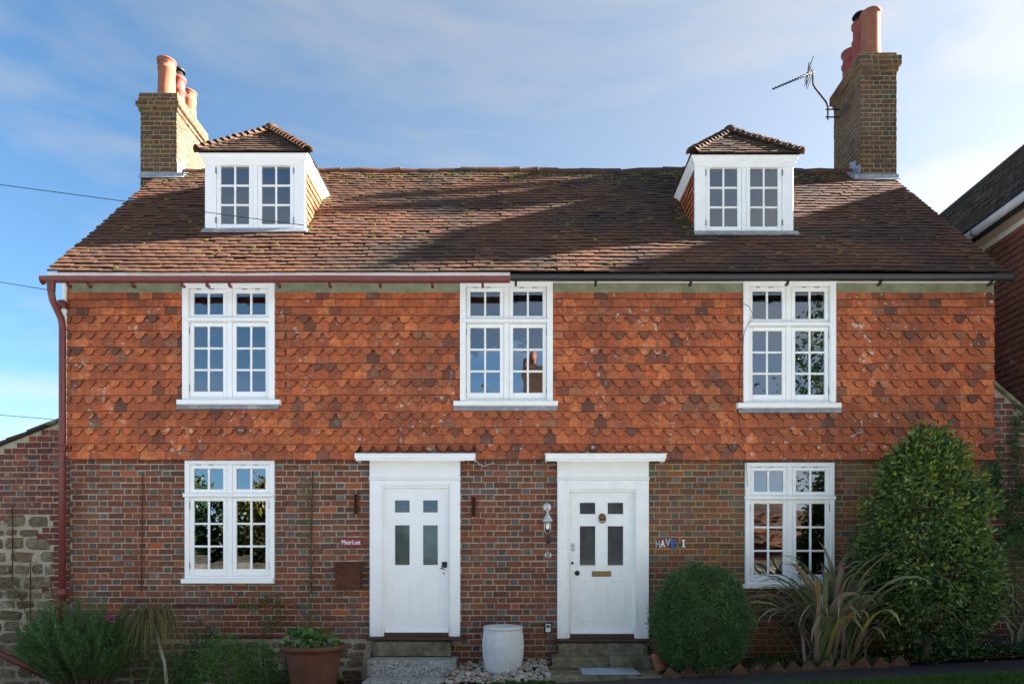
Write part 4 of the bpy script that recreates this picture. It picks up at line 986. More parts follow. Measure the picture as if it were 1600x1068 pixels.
gutter(797.5, 1582, 430.6, 'black_plastic', [806, 931, 1080, 1232, 1377, 1551], False, True)
bx = FX(97.5, -.09); mb = MB()
mb.lathe([(.046, -.20), (.05, -.10), (.05, -.05)], (FX(80, GY), GY, FZ(430, GY)), 12)
gz = FZ(445, GY)
mb.tube([(FX(80, GY), GY, gz + .02), (FX(80, GY), GY, gz - .09), (FX(82, -.32), -.32, gz - .17), (FX(95, -.13), -.13, gz - .33), (bx, -.09, gz - .42), (bx, -.09, gz - .5), (bx, -.09, ground_z(bx) - .02)], .042, 14)
dp = mb.build('downpipe', 'red_plastic', house)
for py in (476, 700, 925):
    mb = MB(); z = FZ(py, -.09); mb.lathe([(.043, -.05), (.054, -.045), (.054, .045), (.043, .05)], (bx, -.09, z), 14); mb.cbox(bx - .02, bx + .085, -.065, -.02, z - .018, z + .018, .004); mb.build('collar', 'red_plastic', dp)
# ------------------------------------------------------------------ walls and house beside the cottage
gw = thing('garden_wall', 'old garden wall of red brick over rubble stone with sloping coping, beside the red downpipe', 'wall', (-7.2, .1, ground_z(-7.2)))
GX1 = XL - .004
def gtop(x): return max(2.35, FZ(657) + (x - FX(92)) * 0.39)
mb = MB(); x0 = -13.0; xk = FX(92) + (2.35 - FZ(657)) / 0.39
mb.prism([(x0, -.9), (GX1, -.9), (GX1, gtop(GX1) - .01), (xk, 2.34), (x0, 2.34)], .057, .36); mb.build('core', 'mortar_garden', gw)
skip_r = lambda u, z: (z > gtop(u) - .05) or (z < FZ(803) + .05 * math.sin(u * 5) and u < FX(72 + 8 * math.sin(z * 9))) or z < -.3
gb = lay((0, .05, 0), (1, 0, 0), (0, -1, 0), x0, GX1, gtop(GX1), 52, .0795, (), skip_r, greyh=.12, greys=.02)
emit(gb, BV, 'brick', 'brickwork', 'brick_garden', gw, 260, lambda p: -p[0].translation.x)
rs = rubble((0, .05, 0), (1, 0, 0), (0, -1, 0), x0, FX(80), -.35, FZ(800), .09, .21, lambda u, z: not (z < FZ(803) + .05 * math.sin(u * 5) and u < FX(76 + 8 * math.sin(z * 9))))
emit(rs, SV, 'stone', 'stonework', 'rubble_stone', gw, 200, lambda p: -p[0].translation.x)
x = x0
while x < GX1 - .05:
    x2 = min(x + .26, GX1); mb = MB(); a, b = gtop(x), gtop(x2) + random.gauss(0, .006)
    mb.add([(x,-.02,a),(x2,-.02,b),(x2,.40,b),(x,.40,a),(x,-.02,a+.035),(x2,-.02,b+.028),(x2,.40,b+.028),(x,.40,a+.035)], [(0,3,2,1),(4,5,6,7),(0,1,5,4),(1,2,6,5),(2,3,7,6),(3,0,4,7)])
    mb.build('coping_tile', 'roof_tile_neighbour' if x < FX(58) else 'sandstone', gw); x = x2 + .004

sw = thing('side_wall', 'short brick wall with sloping coping and ivy between the cottage and the next house', 'wall', (6.7, .1, ground_z(6.7)))
SX0, SX1 = XR + .01, 7.30
def stop_(x): return FZ(606) - (x - FX(1558)) * .85
mb = MB(); mb.prism([(SX0, -.3), (SX1, -.3), (SX1, stop_(SX1)), (SX0, stop_(SX0))], .037, .3); mb.build('core', 'mortar_garden', sw)
sb = lay((0, .03, 0), (1, 0, 0), (0, -1, 0), SX0, SX1, stop_(SX0), 46, .0795, (), lambda u, z: z > stop_(u) - .06 or z < ground_z(u) - .05, greyh=.15, greys=.02)
emit(sb, BV, 'brick', 'brickwork', 'brick_garden', sw, 300, lambda p: p[0].translation.x)
x = SX0
while x < SX1 - .02:
    x2 = min(x + .2, SX1); a, b = stop_(x), stop_(x2); mb = MB()
    mb.add([(x,-.03,a),(x2,-.03,b),(x2,.33,b),(x,.33,a),(x,-.03,a+.05),(x2,-.03,b+.045),(x2,.33,b+.045),(x,.33,a+.05)], [(0,3,2,1),(4,5,6,7),(0,1,5,4),(1,2,6,5),(2,3,7,6),(3,0,4,7)]); mb.build('coping_stone', 'sandstone', sw); x = x2 + .004

nh = thing('neighbour_house', 'neighbouring house with tile-hung side wall, grey gutter and dark mossy roof', 'house', (9.0, 4, ground_z(9)))
NX, NZ, NY0, NY1 = 7.35, 6.42, -2.2, 9.6  # near end lengthened out of view to shade the path and lawn
MB().box(NX + .03, 10.0, NY0, NY1, -.3, NZ + .1).build('wall', 'plaster', nh)
nt = hang((NX, 0, 0), (0, -1, 0), (-1, 0, 0), -NY1, -NY0, NZ, 36, .1, lambda ci: 'p', (), None, wave=.004)
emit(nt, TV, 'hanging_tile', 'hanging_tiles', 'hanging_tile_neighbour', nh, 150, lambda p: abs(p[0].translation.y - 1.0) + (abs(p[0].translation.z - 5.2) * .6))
MB().box(7.08, 7.34, NY0 - .1, NY1 + .1, NZ + .06, NZ + .085).build('soffit', 'soffit_tan', nh)
MB().box(7.05, 7.078, NY0 - .1, NY1 + .1, NZ + .05, NZ + .20).build('fascia', 'black_plastic', nh)
MB().box(7.27, 7.34, NY0 - .1, NY1 + .1, NZ - .02, NZ + .058).build('moulding', 'old_white_paint', nh)
mb = MB(); mb.tube([(6.985, NY0 - .1, NZ + .15), (6.985, NY1, NZ + .15)], .06, 12); ng = mb.build('gutter', 'gutter_grey', nh)
for y in (.3, 1.55, 2.8): mb = MB(); mb.tube([(6.985, y - .02, NZ + .148), (6.985, y + .02, NZ + .148)], .068, 12); mb.build('bracket', 'steel_grey', ng)
p_ = R(50); c_, s_ = math.cos(p_), math.sin(p_)
run = 1.62; nC = int(run / c_ / .1)
nrt = tile_plane((7.02, 0, NZ + .21), (0, -1, 0), (c_, 0, s_), (-s_, 0, c_), nC, .1, lambda t: [(-NY1 - .1, -NY0 + .1)])
emit(nrt, RTV, 'roof_tile', 'roof_tiles', 'roof_tile_neighbour', nh, 0, lambda p: 0)
zr = NZ + .21 + run * math.tan(p_); mb = MB()
mb.add([(7.05, NY0, NZ + .2), (7.05, NY1, NZ + .2), (7.02 + run, NY1, zr - .03), (7.02 + run, NY0, zr - .03), (10.2, NY0, NZ + .2), (10.2, NY1, NZ + .2)], [(0,3,2,1), (3,4,5,2), (0,1,5,4), (0,4,3), (1,2,5)]); mb.build('roof', 'roof_tile_neighbour', nh)
y = NY0
while y < NY1: mb = MB(); half_tube(mb, (7.02 + run, y, zr - .05), (7.02 + run, y + .32, zr - .05), .12, .12, (0, 0, 1), n=6); mb.build('ridge_tile', 'roof_tile_neighbour', nh); y += .33

# ------------------------------------------------------------------ steps and things at the doors
def slab(name, label, cat, x0, x1, y0, y1, z0, z1, mat, rough=.006, c=.015):
    o = thing(name, label, cat, ((x0+x1)/2, (y0+y1)/2, z0)); n = max(6, int((x1-x0)/.06)); mb = MB(); vs = []
    prof = [(y1, z0), (y0, z0), (y0, z1-c), (y0+c*.4, z1-c*.3), (y0+c*1.2, z1), (y1, z1)]
    for i in range(n+1):
        x = x0 + (x1-x0)*i/n; e = .02 if i in (0, n) else 0
        for k, (y, z) in enumerate(prof): vs.append((x, y + (e if 0 < k < 5 else 0) + rough*mnoise.noise((x*7, z*9, k*2.0)), z - (e*.4 if k > 1 else 0) + rough*.6*mnoise.noise((x*6, y*6, 9.1+k))))
    m = len(prof); mb.add(vs, [(i*m+j, (i+1)*m+j, (i+1)*m+j+1, i*m+j+1) for i in range(n) for j in range(m-1)] + [tuple(range(m))[::-1], tuple(n*m+k for k in range(m))])
    mb.v = mb.v; mb.f = [f[::-1] for f in mb.f]
    mb.build('block', mat, o); return o
def zat(py, Y): return FZ(py, Y)
slab('door_step', 'sandstone block under the threshold of the door with the red name plate', 'step', FX(582, -.14), FX(704, -.14), -.14, .0, zat(1024, -.14), zat(1001.5, -.14), 'sandstone')
slab('door_step', 'speckled grey granite step in front of the door with the red name plate', 'step', FX(573, -.45), FX(711.5, -.45), -.45, -.02, zat(1056, -.45), zat(1031, -.45), 'granite')
slab('door_step', 'lowest worn stone step at ground level beside the pebbles', 'step', FX(565, -.85), FX(692, -.85), -.85, -.46, ground_z(-1.5) - .06, zat(1056, -.45) + .004, 'granite')
slab('door_step', 'mossy stone block under the threshold of the door with the knocker', 'step', FX(872, -.15), FX(1012, -.15), -.15, .0, zat(1024, -.15), zat(1004, -.15), 'sandstone')
slab('door_step', 'pale flagstone half of the mossy step, nearer the key safe', 'step', FX(863, -.43), FX(951, -.43), -.43, -.02, zat(1044, -.43), zat(1027, -.43), 'sandstone')
slab('door_step', 'mossy flagstone half of the step, nearer the rounded bush', 'step', FX(952, -.43), FX(1022, -.43), -.43, -.02, zat(1044, -.43), zat(1026, -.43), 'sandstone')
ZS = zat(1044, -.43)
slab('paving_slab', 'dark mossy paving slab under the mat, beside the pebbles', 'paving', FX(860, -.97), FX(905, -.97), -.97, -.44, ground_z(.6) - .05, ZS - .002, 'sandstone')
slab('paving_slab', 'dark paving slab carrying the grey ribbed mat', 'paving', FX(905.6, -.97), FX(1000, -.97), -.97, -.44, ground_z(.9) - .05, ZS - .001, 'sandstone')
slab('paving_slab', 'dark mossy paving slab next to the leaning terracotta shard', 'paving', FX(1000.6, -.97), FX(1040, -.97), -.97, -.44, ground_z(1.3) - .05, ZS - .003, 'sandstone')
mt = thing('door_mat', 'grey ribbed outdoor mat lying before the door with the knocker', 'mat', (FX(949, -.7), -.7, ZS + .004))
mb = MB(); mb.cbox(FX(906, -.5), FX(991, -.5), -.92, -.47, ZS + .004, ZS + .016, .003); mt0 = mb.build('base', 'mat_grey', mt)
for k in range(14):
    yy = -.9 + k * .031; MB().tube([(FX(908, -.5), yy, ZS + .017), (FX(989, -.5), yy, ZS + .017)], .007, 6).build('rib', 'mat_grey', mt)
sh = thing('terracotta_shard', 'broken curved terracotta shard leaning beside the mossy step', 'shard', (FX(1026, -.55), -.55, ground_z(1.7)))
mb = MB(); half_tube(mb, (FX(1022, -.5), -.5, ground_z(1.7) + .20), (FX(1032, -.62), -.62, ground_z(1.7) + .0), .07, .10, (.3, -.8, .3), n=6, th=.016, span=2.2); mb.build('shard', 'terracotta', sh)

tub = thing('ribbed_tub', 'white ribbed barrel-shaped tub standing on the pebbles between the doors', 'tub', (FX(786, -.42), -.42, .13))
cx, cy, cz = FX(786, -.42), -.42, .13; hT = FZ(977, -.42) - cz; mb = MB()
prof = [(.0, 0), (.195, 0), (.215, .05), (.245, .22), (.254, .34), (.25, .42), (.235, hT-.045)]
mb.lathe(prof, (cx, cy, cz), 96, flute=.022, smooth=False); mb.build('body', 'tub_white', tub)
mb = MB(); mb.lathe([(.232, hT-.05), (.243, hT-.045), (.243, hT-.008), (.236, hT), (.220, hT), (.215, hT-.05), (.21, .1), (0, .1)], (cx, cy, cz), 48); mb.build('rim', 'tub_white', tub)

def pebble_unit(seed):
    rr = random.Random(seed); mb = MB(); n = 8; sx, sy, sz = rr.uniform(.8, 1.3), rr.uniform(.7, 1.1), rr.uniform(.5, .8); vs = [(0, 0, -sz)]
    for zz, r in ((-.7, .7), (-.1, 1.0), (.55, .8)):
        for j in range(n): a = 2*math.pi*j/n; q = r*(1+rr.uniform(-.1, .1)); vs.append((sx*q*math.cos(a), sy*q*math.sin(a), sz*(zz+rr.uniform(-.06, .06))))
    vs.append((0, 0, sz*.95)); fs = [(0, 1+(j+1) % n, 1+j) for j in range(n)]
    for k in range(2): fs += [(1+k*n+j, 1+k*n+(j+1) % n, 1+(k+1)*n+(j+1) % n, 1+(k+1)*n+j) for j in range(n)]
    fs += [(1+2*n+j, 1+2*n+(j+1) % n, 1+3*n) for j in range(n)]
    mb.add(vs, fs, smooth=True); return mb.mesh('pebble')
PV = {k: pebble_unit(k + 5) for k in range(8)}
pb = thing('pebble_bed', 'bed of rounded mixed pebbles around the white ribbed tub', 'pebbles', (-.2, -.5, .1)); pb['kind'] = 'stuff'
pls = []
for _ in range(620):
    x = random.uniform(FX(700, -.5), FX(862, -.5)); y = random.uniform(-1.0, -.05)
    if math.hypot(x - cx, y - cy) < .22: continue
    r = random.uniform(.018, .042); z = ground_z(x) + .05 + .10 * max(0, 1 - abs(y) / .95) + random.uniform(-.015, .03)
    pls.append((Matrix.Translation((x, y, z)) @ Matrix.Rotation(random.uniform(0, 6.3), 4, 'Z') @ Matrix.Rotation(random.gauss(0, .3), 4, 'X') @ Matrix.Diagonal((r, r, r, 1)), random.randrange(8)))
emit(pls, PV, 'pebble', 'pebbles', 'pebble', pb, 300, lambda p: -p[0].to_scale().x)
mb = MB(); X0, X1 = FX(698, -.5), FX(864, -.5)
mb.add([(X0, -1.05, ground_z(X0)), (X1, -1.05, ground_z(X1)), (X1, -.0, ground_z(X1) + .12), (X0, -.0, ground_z(X0) + .12), (X0, -.85, ground_z(X0)+.045), (X1, -.85, ground_z(X1)+.045)], [(0,1,5,4),(4,5,2,3)]); mb.build('bedding', 'soil', pb)

# ------------------------------------------------------------------ fixtures on the front wall
ns = thing('name_sign', 'small dark red enamel name plate reading MeerLust on the brick wall', 'sign', PT(548.5, 853, -.012))
MB().cbox(FX(532, -.015), FX(565.3, -.015), -.016, -.001, FZ(853.3, -.015), FZ(840, -.015), .003).build('plate', 'sign_red', ns)
def text(name, body, center, height, mat, parent, extrude=.002, offset=0.0, width=None):
    cu = bpy.data.curves.new(name, 'FONT'); cu.body = body; cu.size = 1; cu.align_x = 'CENTER'; cu.align_y = 'CENTER'; cu.extrude = .01; cu.offset = offset
    o = bpy.data.objects.new(name, cu); COL.objects.link(o); dg = bpy.context.evaluated_depsgraph_get(); me = bpy.data.meshes.new_from_object(o.evaluated_get(dg)); me.name = name
    bpy.data.objects.remove(o); co = np.empty(len(me.vertices)*3); me.vertices.foreach_get('co', co); co = co.reshape(-1, 3)
    mn, mx = co.min(0), co.max(0); k = height / (mx[1]-mn[1]); kx = (width / (mx[0]-mn[0])) if width else k; c = (mn + mx) / 2
    out = np.c_[(co[:,0]-c[0])*kx + center[0], center[1] - (co[:,2]-mn[2])/(max(1e-6, mx[2]-mn[2]))*extrude, (co[:,1]-c[1])*k + center[2]]
    me.vertices.foreach_set('co', out.ravel().astype(np.float32)); fill_attr(me, [0]*len(me.polygons), [0]*len(me.polygons))
    return link_mesh(name, me, mat, parent)
text('lettering', 'MeerLust', PT(548.6, 846.4, -.0165), .056, 'letter_white', ns, offset=.012, width=.245)
LET = [('H', 1027.5, 849, 11, .054, 'letter_silver', 'silver metal'), ('A', 1035.3, 848.5, 11.5, .058, 'letter_white', 'bright white'), ('V', 1043.3, 847, 12, .068, 'letter_silver', 'silver metal'), ('E', 1052.3, 848.5, 11.5, .068, 'letter_blue', 'bright blue'), ('L', 1060, 851, 8, .042, 'letter_ochre', 'small rusty ochre'), ('I', 1067.6, 848.5, 11.5, .040, 'letter_white', 'pale white')]
for ch_, px, py, h, wd, m_, ds in LET:
    if ch_ == 'I':
        c = PT(px, py, 0); hh = h / 240; q = MB(); q.box(c.x-.009, c.x+.009, -.016, -.002, c.z-hh+.012, c.z+hh-.012); q.box(c.x-.022, c.x+.022, -.016, -.002, c.z+hh-.012, c.z+hh); q.box(c.x-.022, c.x+.022, -.016, -.002, c.z-hh, c.z-hh+.012); o = q.build('sign_letter', m_)
    else: o = text('sign_letter', ch_, PT(px, py, -.002), h / 120, m_, None, extrude=.014, offset=.02, width=wd)
    tag(o, f'{ds} house-name letter {ch_} fixed to the brick wall', 'letter', 'loose letters spelling the house name')
mbx = thing('letter_box', 'rusty brown steel letter box with sloping lid hung on brick below the name plate', 'letter box', PT(545, 920, -.08))
Yb = -.14; MB().cbox(FX(524, Yb), FX(562.5, Yb), Yb, -.002, FZ(919, Yb), FZ(889, Yb), .004).build('body', 'rusty_iron', mbx)
mb = MB(); a, b = FX(521, Yb), FX(566, Yb); mb.add([(a, Yb-.02, FZ(891, Yb)), (b, Yb-.02, FZ(891, Yb)), (b, -.001, FZ(879, -.01)), (a, -.001, FZ(879, -.01)), (a, Yb-.02, FZ(889, Yb)+.004), (b, Yb-.02, FZ(889, Yb)+.004), (b, -.001, FZ(877.5, -.01)), (a, -.001, FZ(877.5, -.01))], [(0,3,2,1),(4,5,6,7),(0,1,5,4),(1,2,6,5),(2,3,7,6),(3,0,4,7)]); mb.build('lid', 'rusty_iron', mbx)
wl = thing('wall_lamp', 'galvanised bulkhead lantern with caged glass beside the door with the knocker', 'lamp', PT(855.5, 835, -.1))
def disc_y(c, prof, n=18):
    mb = MB(); mb.lathe(prof, (0, 0, 0), n); mb.v = [(c[0]+x, c[1]-z, c[2]+y) for x, y, z in mb.v]; return mb
disc_y(PT(855, 792, 0), [(0, 0), (.056, 0), (.056, .012), (.04, .02), (0, .03)]).build('back_plate', 'galvanised', wl)
cL = PT(855.5, 812, -.12); mb = MB(); mb.tube([PT(855, 794, -.02), PT(855, 794, -.07), PT(855.4, 798, -.115), PT(855.5, 803, -.12)], .013, 8); mb.build('arm', 'galvanised', wl)
MB().lathe([(.052, -.02), (.068, -.02), (.068, -.005), (.05, .02), (.03, .06), (.02, .08), (0, .085)], cL, 20).build('cap', 'galvanised', wl)
MB().lathe([(0, -.155), (.03, -.148), (.043, -.12), (.045, -.02)], cL, 18).build('glass_jar', 'glass', wl)
for k in range(4):
    an = R(45 + 90*k); dx, dy = math.cos(an), math.sin(an)
    MB().tube([cL + Vector((.053*dx, .053*dy, -.01)), cL + Vector((.056*dx, .056*dy, -.09)), cL + Vector((.045*dx, .045*dy, -.15)), cL + Vector((.0, .0, -.178))], .004, 6).build('cage_bar', 'galvanised', wl)
MB().lathe([(0.0, -.12), (.018, -.11), (.024, -.08), (.014, -.04), (.014, -.02), (0, -.02)], cL, 12).build('bulb', 'letter_white', wl)
sn = thing('sensor_box', 'small black sensor box below the galvanised lantern', 'sensor', PT(857, 848, -.01))
MB().cbox(FX(854), FX(860), -.03, -.001, FZ(848), FZ(838), .004).build('case', 'black_plastic', sn); disc_y(PT(857, 845, -.03), [(0, 0), (.014, 0), (.012, .012), (0, .016)], 12).build('eye', 'dark_iron', sn)
db = thing('door_bell', 'round pale doorbell push between the sensor and the key safe', 'doorbell', PT(856.5, 870, -.01))
disc_y(PT(856.5, 866.5), [(0, 0), (.043, 0), (.045, .01), (.036, .018), (0, .02)]).build('rim', 'galvanised', db); MB().cbox(FX(853.5), FX(859.5), -.027, -.015, FZ(870.5), FZ(862.5), .003).build('button', 'steel_grey', db)
ks = thing('key_safe', 'small key safe box low on the brick wall beside the door with the knocker', 'key safe', PT(856, 988, -.02))
MB().cbox(FX(850.5), FX(862), -.04, -.001, FZ(988), FZ(971.5), .01).build('case', 'dark_iron', ks); MB().cbox(FX(852.2), FX(860.3), -.046, -.038, FZ(986.5), FZ(973.5), .006).build('cover', 'galvanised', ks)
MB().cbox(FX(853.5), FX(859), -.052, -.045, FZ(979), FZ(975.5), .003).build('dial', 'dark_iron', ks)
for px, wh in ((557.3, 'next to the red name plate'), (740.3, 'midway between the two doors, above the tub')):
    o = thing('iron_bracket', f'rusty vertical iron bracket on the brick wall {wh}', 'bracket', PT(px, 805, -.01))
    MB().cbox(FX(px-3.2), FX(px+3.2), -.012, -.001, FZ(802 if px < 600 else 806), FZ(772 if px < 600 else 776), .002).build('plate', 'rusty_iron', o)
    for dx in (-2.6, 2.6): MB().cbox(FX(px+dx)-.006, FX(px+dx)+.006, -.05, -.013, FZ(802 if px < 600 else 806), FZ(772 if px < 600 else 776), .003).build('flange', 'rusty_iron', o)
for px, y0, y1, wh in ((222, 738, 924, 'between the downpipe and the lower window'), (487, 738, 926, 'carrying a climber, beside the letter box')):
    o = MB().rod(PT(px + 1, y0, -.02), PT(px - 1, y1, -.02), .0075, 6).build('iron_rod', 'rusty_iron'); tag(o, f'thin rusty vertical rod on the brick wall {wh}', 'rod')
for px, y0, y1, wh in ((19.5, 787, 905, 'upper'), (47.5, 880, 1055, 'lower')):
    o = MB().rod(PT(px, y0, .02), PT(px, y1, .02), .0075, 6).build('iron_rod', 'rusty_iron'); tag(o, f'{wh} of two thin rusty rods on the rubble garden wall', 'rod')
for y0, x0_, x1_, wh in ((944, 275, 462, 'upper'), (992.5, 318, 480, 'lower')):
    mb = MB(); mb.rod(PT(x0_, y0, -.03), PT(x1_, y0 + .5, -.03), .017, 8)
    for f in (.08, .92): mb.rod(PT(x0_ + (x1_-x0_)*f, y0, -.03), PT(x0_ + (x1_-x0_)*f, y0, .004), .010, 6)
    o = mb.build('wall_pipe', 'red_plastic'); tag(o, f'{wh} horizontal dark red pipe along the brick wall under the white window', 'pipe')
o = MB(); o.tube([PT(-60, 989, -.12), PT(0, 1020, -.12), PT(93, 1066, -.12)], .042, 12); o = o.build('drain_pipe', 'red_plastic'); tag(o, 'sloping dark red drain pipe running down along the rubble garden wall', 'pipe')
# loose white wire by the first hood
o = MB().tube([PT(741, 712, -.12), PT(744, 718, -.04), PT(748, 724, -.02), PT(756, 728, -.014), PT(764, 725, -.012), PT(772, 723, -.01)], .0035, 5).build('bell_wire', 'letter_white'); tag(o, 'loose white wire looping from the door hood across the bricks', 'wire')
o = MB().tube([PT(1162, 474, -.10), PT(1170, 478, -.105), PT(1176, 490, -.105), PT(1172, 502, -.105), PT(1163, 518, -.1), PT(1158, 560, -.075), PT(1152, 640, -.075), PT(1166, 720, -.05), PT(1168, 760, -.04)], .003, 5).build('phone_wire', 'cable_black'); tag(o, 'thin dark wire looping over the frame of an upper window', 'wire')
# ------------------------------------------------------------------ aerial
Ya = 3.0; xa = CH[1]['x0']
ae = thing('tv_aerial', 'spiky television aerial on a bent mast fixed to the tall chimney', 'aerial', (xa, Ya, FZ(186, Ya)))
mast = [PT(1293.5, 187, Ya), PT(1293.5, 168, Ya), PT(1291, 160, Ya), PT(1273, 137, Ya), PT(1270, 131, Ya), PT(1269.5, 112, Ya)]
MB().tube(mast, .014, 8).build('mast', 'rusty_iron', ae)
for py in (171, 183): MB().rod(PT(1290, py, Ya), (xa + .01, Ya, FZ(py, Ya)), .011, 6).build('clamp', 'dark_iron', ae)
bA, bB = PT(1207, 139.5, Ya), PT(1272, 112, Ya); MB().rod(bA, bB, .011, 6).build('boom', 'dark_iron', ae)
for k in range(13):
    c = bA.lerp(bB, .02 + k * .07); L_ = .10 + .006 * k; MB().rod(c + Vector((.14, -.7, -.7)) * L_ * .42, c + Vector((-.14, .7, .7)) * L_ * .42, .008, 5).build('element', 'dark_iron', ae)
for sg in (1, -1):
    for k in range(3):
        c = PT(1262 + k * 2, 116 - k, Ya) + Vector((0, 0, sg * (.04 + .04 * k))); MB().rod(c + Vector((-.03, -.2, .02)), c + Vector((.03, .2, -.02)), .006, 5).build('reflector', 'dark_iron', ae)
MB().rod(PT(1260, 119, Ya) + Vector((0, 0, -.15)), PT(1264, 114, Ya) + Vector((0, 0, .18)), .008, 5).build('reflector_frame', 'dark_iron', ae)
# ------------------------------------------------------------------ overhead cables and their pole
pole = thing('utility_pole', 'wooden utility pole carrying the overhead cables beyond the garden wall', 'pole', (-9.9, -1.5, ground_z(-9)))
MB().tube([(-9.9, -1.5, ground_z(-9) - .3), (-9.9, -1.5, 6.6)], [.14, .10], 12).build('shaft', 'timber_pole', pole)
def cable(label, a, b, sagd, r=.0045):
    a, b = Vector(a), Vector(b); pts = []
    for i in range(25):
        t = i / 24; p = a.lerp(b, t); p.z -= sagd * 4 * t * (1 - t); pts.append(p)
    o = MB().tube(pts, r, 5).build('overhead_cable', 'cable_black'); tag(o, label, 'cable', None); return o
def pole_at(z): return Vector((-9.85, -1.5, z))
endr = PT(1045, 428, -.30)
def zpole(px, py, end):     # height on the pole so that the straight cable crosses the given sight line
    e = Vector(end); p0 = Vector((0, EYE_Y, EYE_Z)); best = None
    for i in range(400):
        z = 3 + i * .012; a = pole_at(z); bd = 1e9
        for k in range(60):
            q = a.lerp(e, k / 59); s = sc(q.y); d = math.hypot(810 + q.x * s - px, 880 - (q.z - EYE_Z) * s - py); bd = min(bd, d)
        if best is None or bd < best[0]: best = (bd, z)
    return best[1]
cable('black overhead cable passing in front of the dormer to the middle of the eaves', pole_at(zpole(195, 313, endr)), endr, .0)
e2 = PT(76, 453, -.30); cable('black overhead cable tied to the gutter corner above the downpipe', pole_at(zpole(10, 443, e2)), e2, .0)
e3 = PT(84, 655, -.02); cable('thin low cable running to the brick wall above the garden wall', pole_at(zpole(10, 649, e3)), e3, .0, .004)
# ------------------------------------------------------------------ planting
rng = np.random.default_rng(11)
def leaf_mesh(name, P, D, Ln, Wd, rnd=None, fold=.22, curl=.12):
    n = len(P); D = D / (np.linalg.norm(D, axis=1, keepdims=True) + 1e-9)
    a = rng.normal(size=(n, 3)); S = np.cross(D, a); S /= (np.linalg.norm(S, axis=1, keepdims=True) + 1e-9); Nn = np.cross(S, D)
    Ln = np.broadcast_to(Ln, (n,))[:, None]; Wd = np.broadcast_to(Wd, (n,))[:, None]
    b = P; m = P + D * Ln * .5; tip = P + D * Ln - Nn * Ln * curl
    l = m + S * Wd * .5 + Nn * Wd * fold; r = m - S * Wd * .5 + Nn * Wd * fold
    v = np.stack([b, l, tip, r], 1).reshape(-1, 3); i = np.arange(n) * 4
    f = np.stack([np.stack([i, i+2, i+1], 1), np.stack([i, i+3, i+2], 1)], 1).reshape(-1, 3)
    me = bpy.data.meshes.new(name); me.from_pydata(v.tolist(), [], f.tolist())
    rr = rng.random(n) if rnd is None else np.clip(rnd, 0, .999)
    fill_attr(me, np.repeat(rr, 2), np.zeros(2 * n)); return me
def env(f, prof): return np.interp(f, [p[0] for p in prof], [p[1] for p in prof])
def shell_points(n, base, h, rx, ry, prof, lump=.16, depth=(.70, 1.0), seed=0, freq=2.2):
    f = rng.random(n * 3); keep = rng.random(n * 3) < (env(f, prof) + .12) / 1.12; f = f[keep][:n]; n = len(f)
    th = rng.random(n) * 2 * math.pi; r = env(f, prof) * np.sqrt(rng.uniform(depth[0]**2, depth[1]**2, n))
    k = np.array([1 + lump * mnoise.noise((math.cos(t) * freq, math.sin(t) * freq, z * freq * 1.3 + seed)) + lump * .6 * mnoise.noise((math.cos(t) * freq * 3, math.sin(t) * freq * 3, z * freq * 4 + seed)) for t, z in zip(th, f)])
    P = np.c_[base[0] + rx * r * k * np.cos(th), base[1] + ry * r * k * np.sin(th), base[2] + h * f * (1 + (k - 1) * .25)]
    O = np.c_[np.cos(th), np.sin(th), (f - .35) * 1.2]
    return P, O, f, r
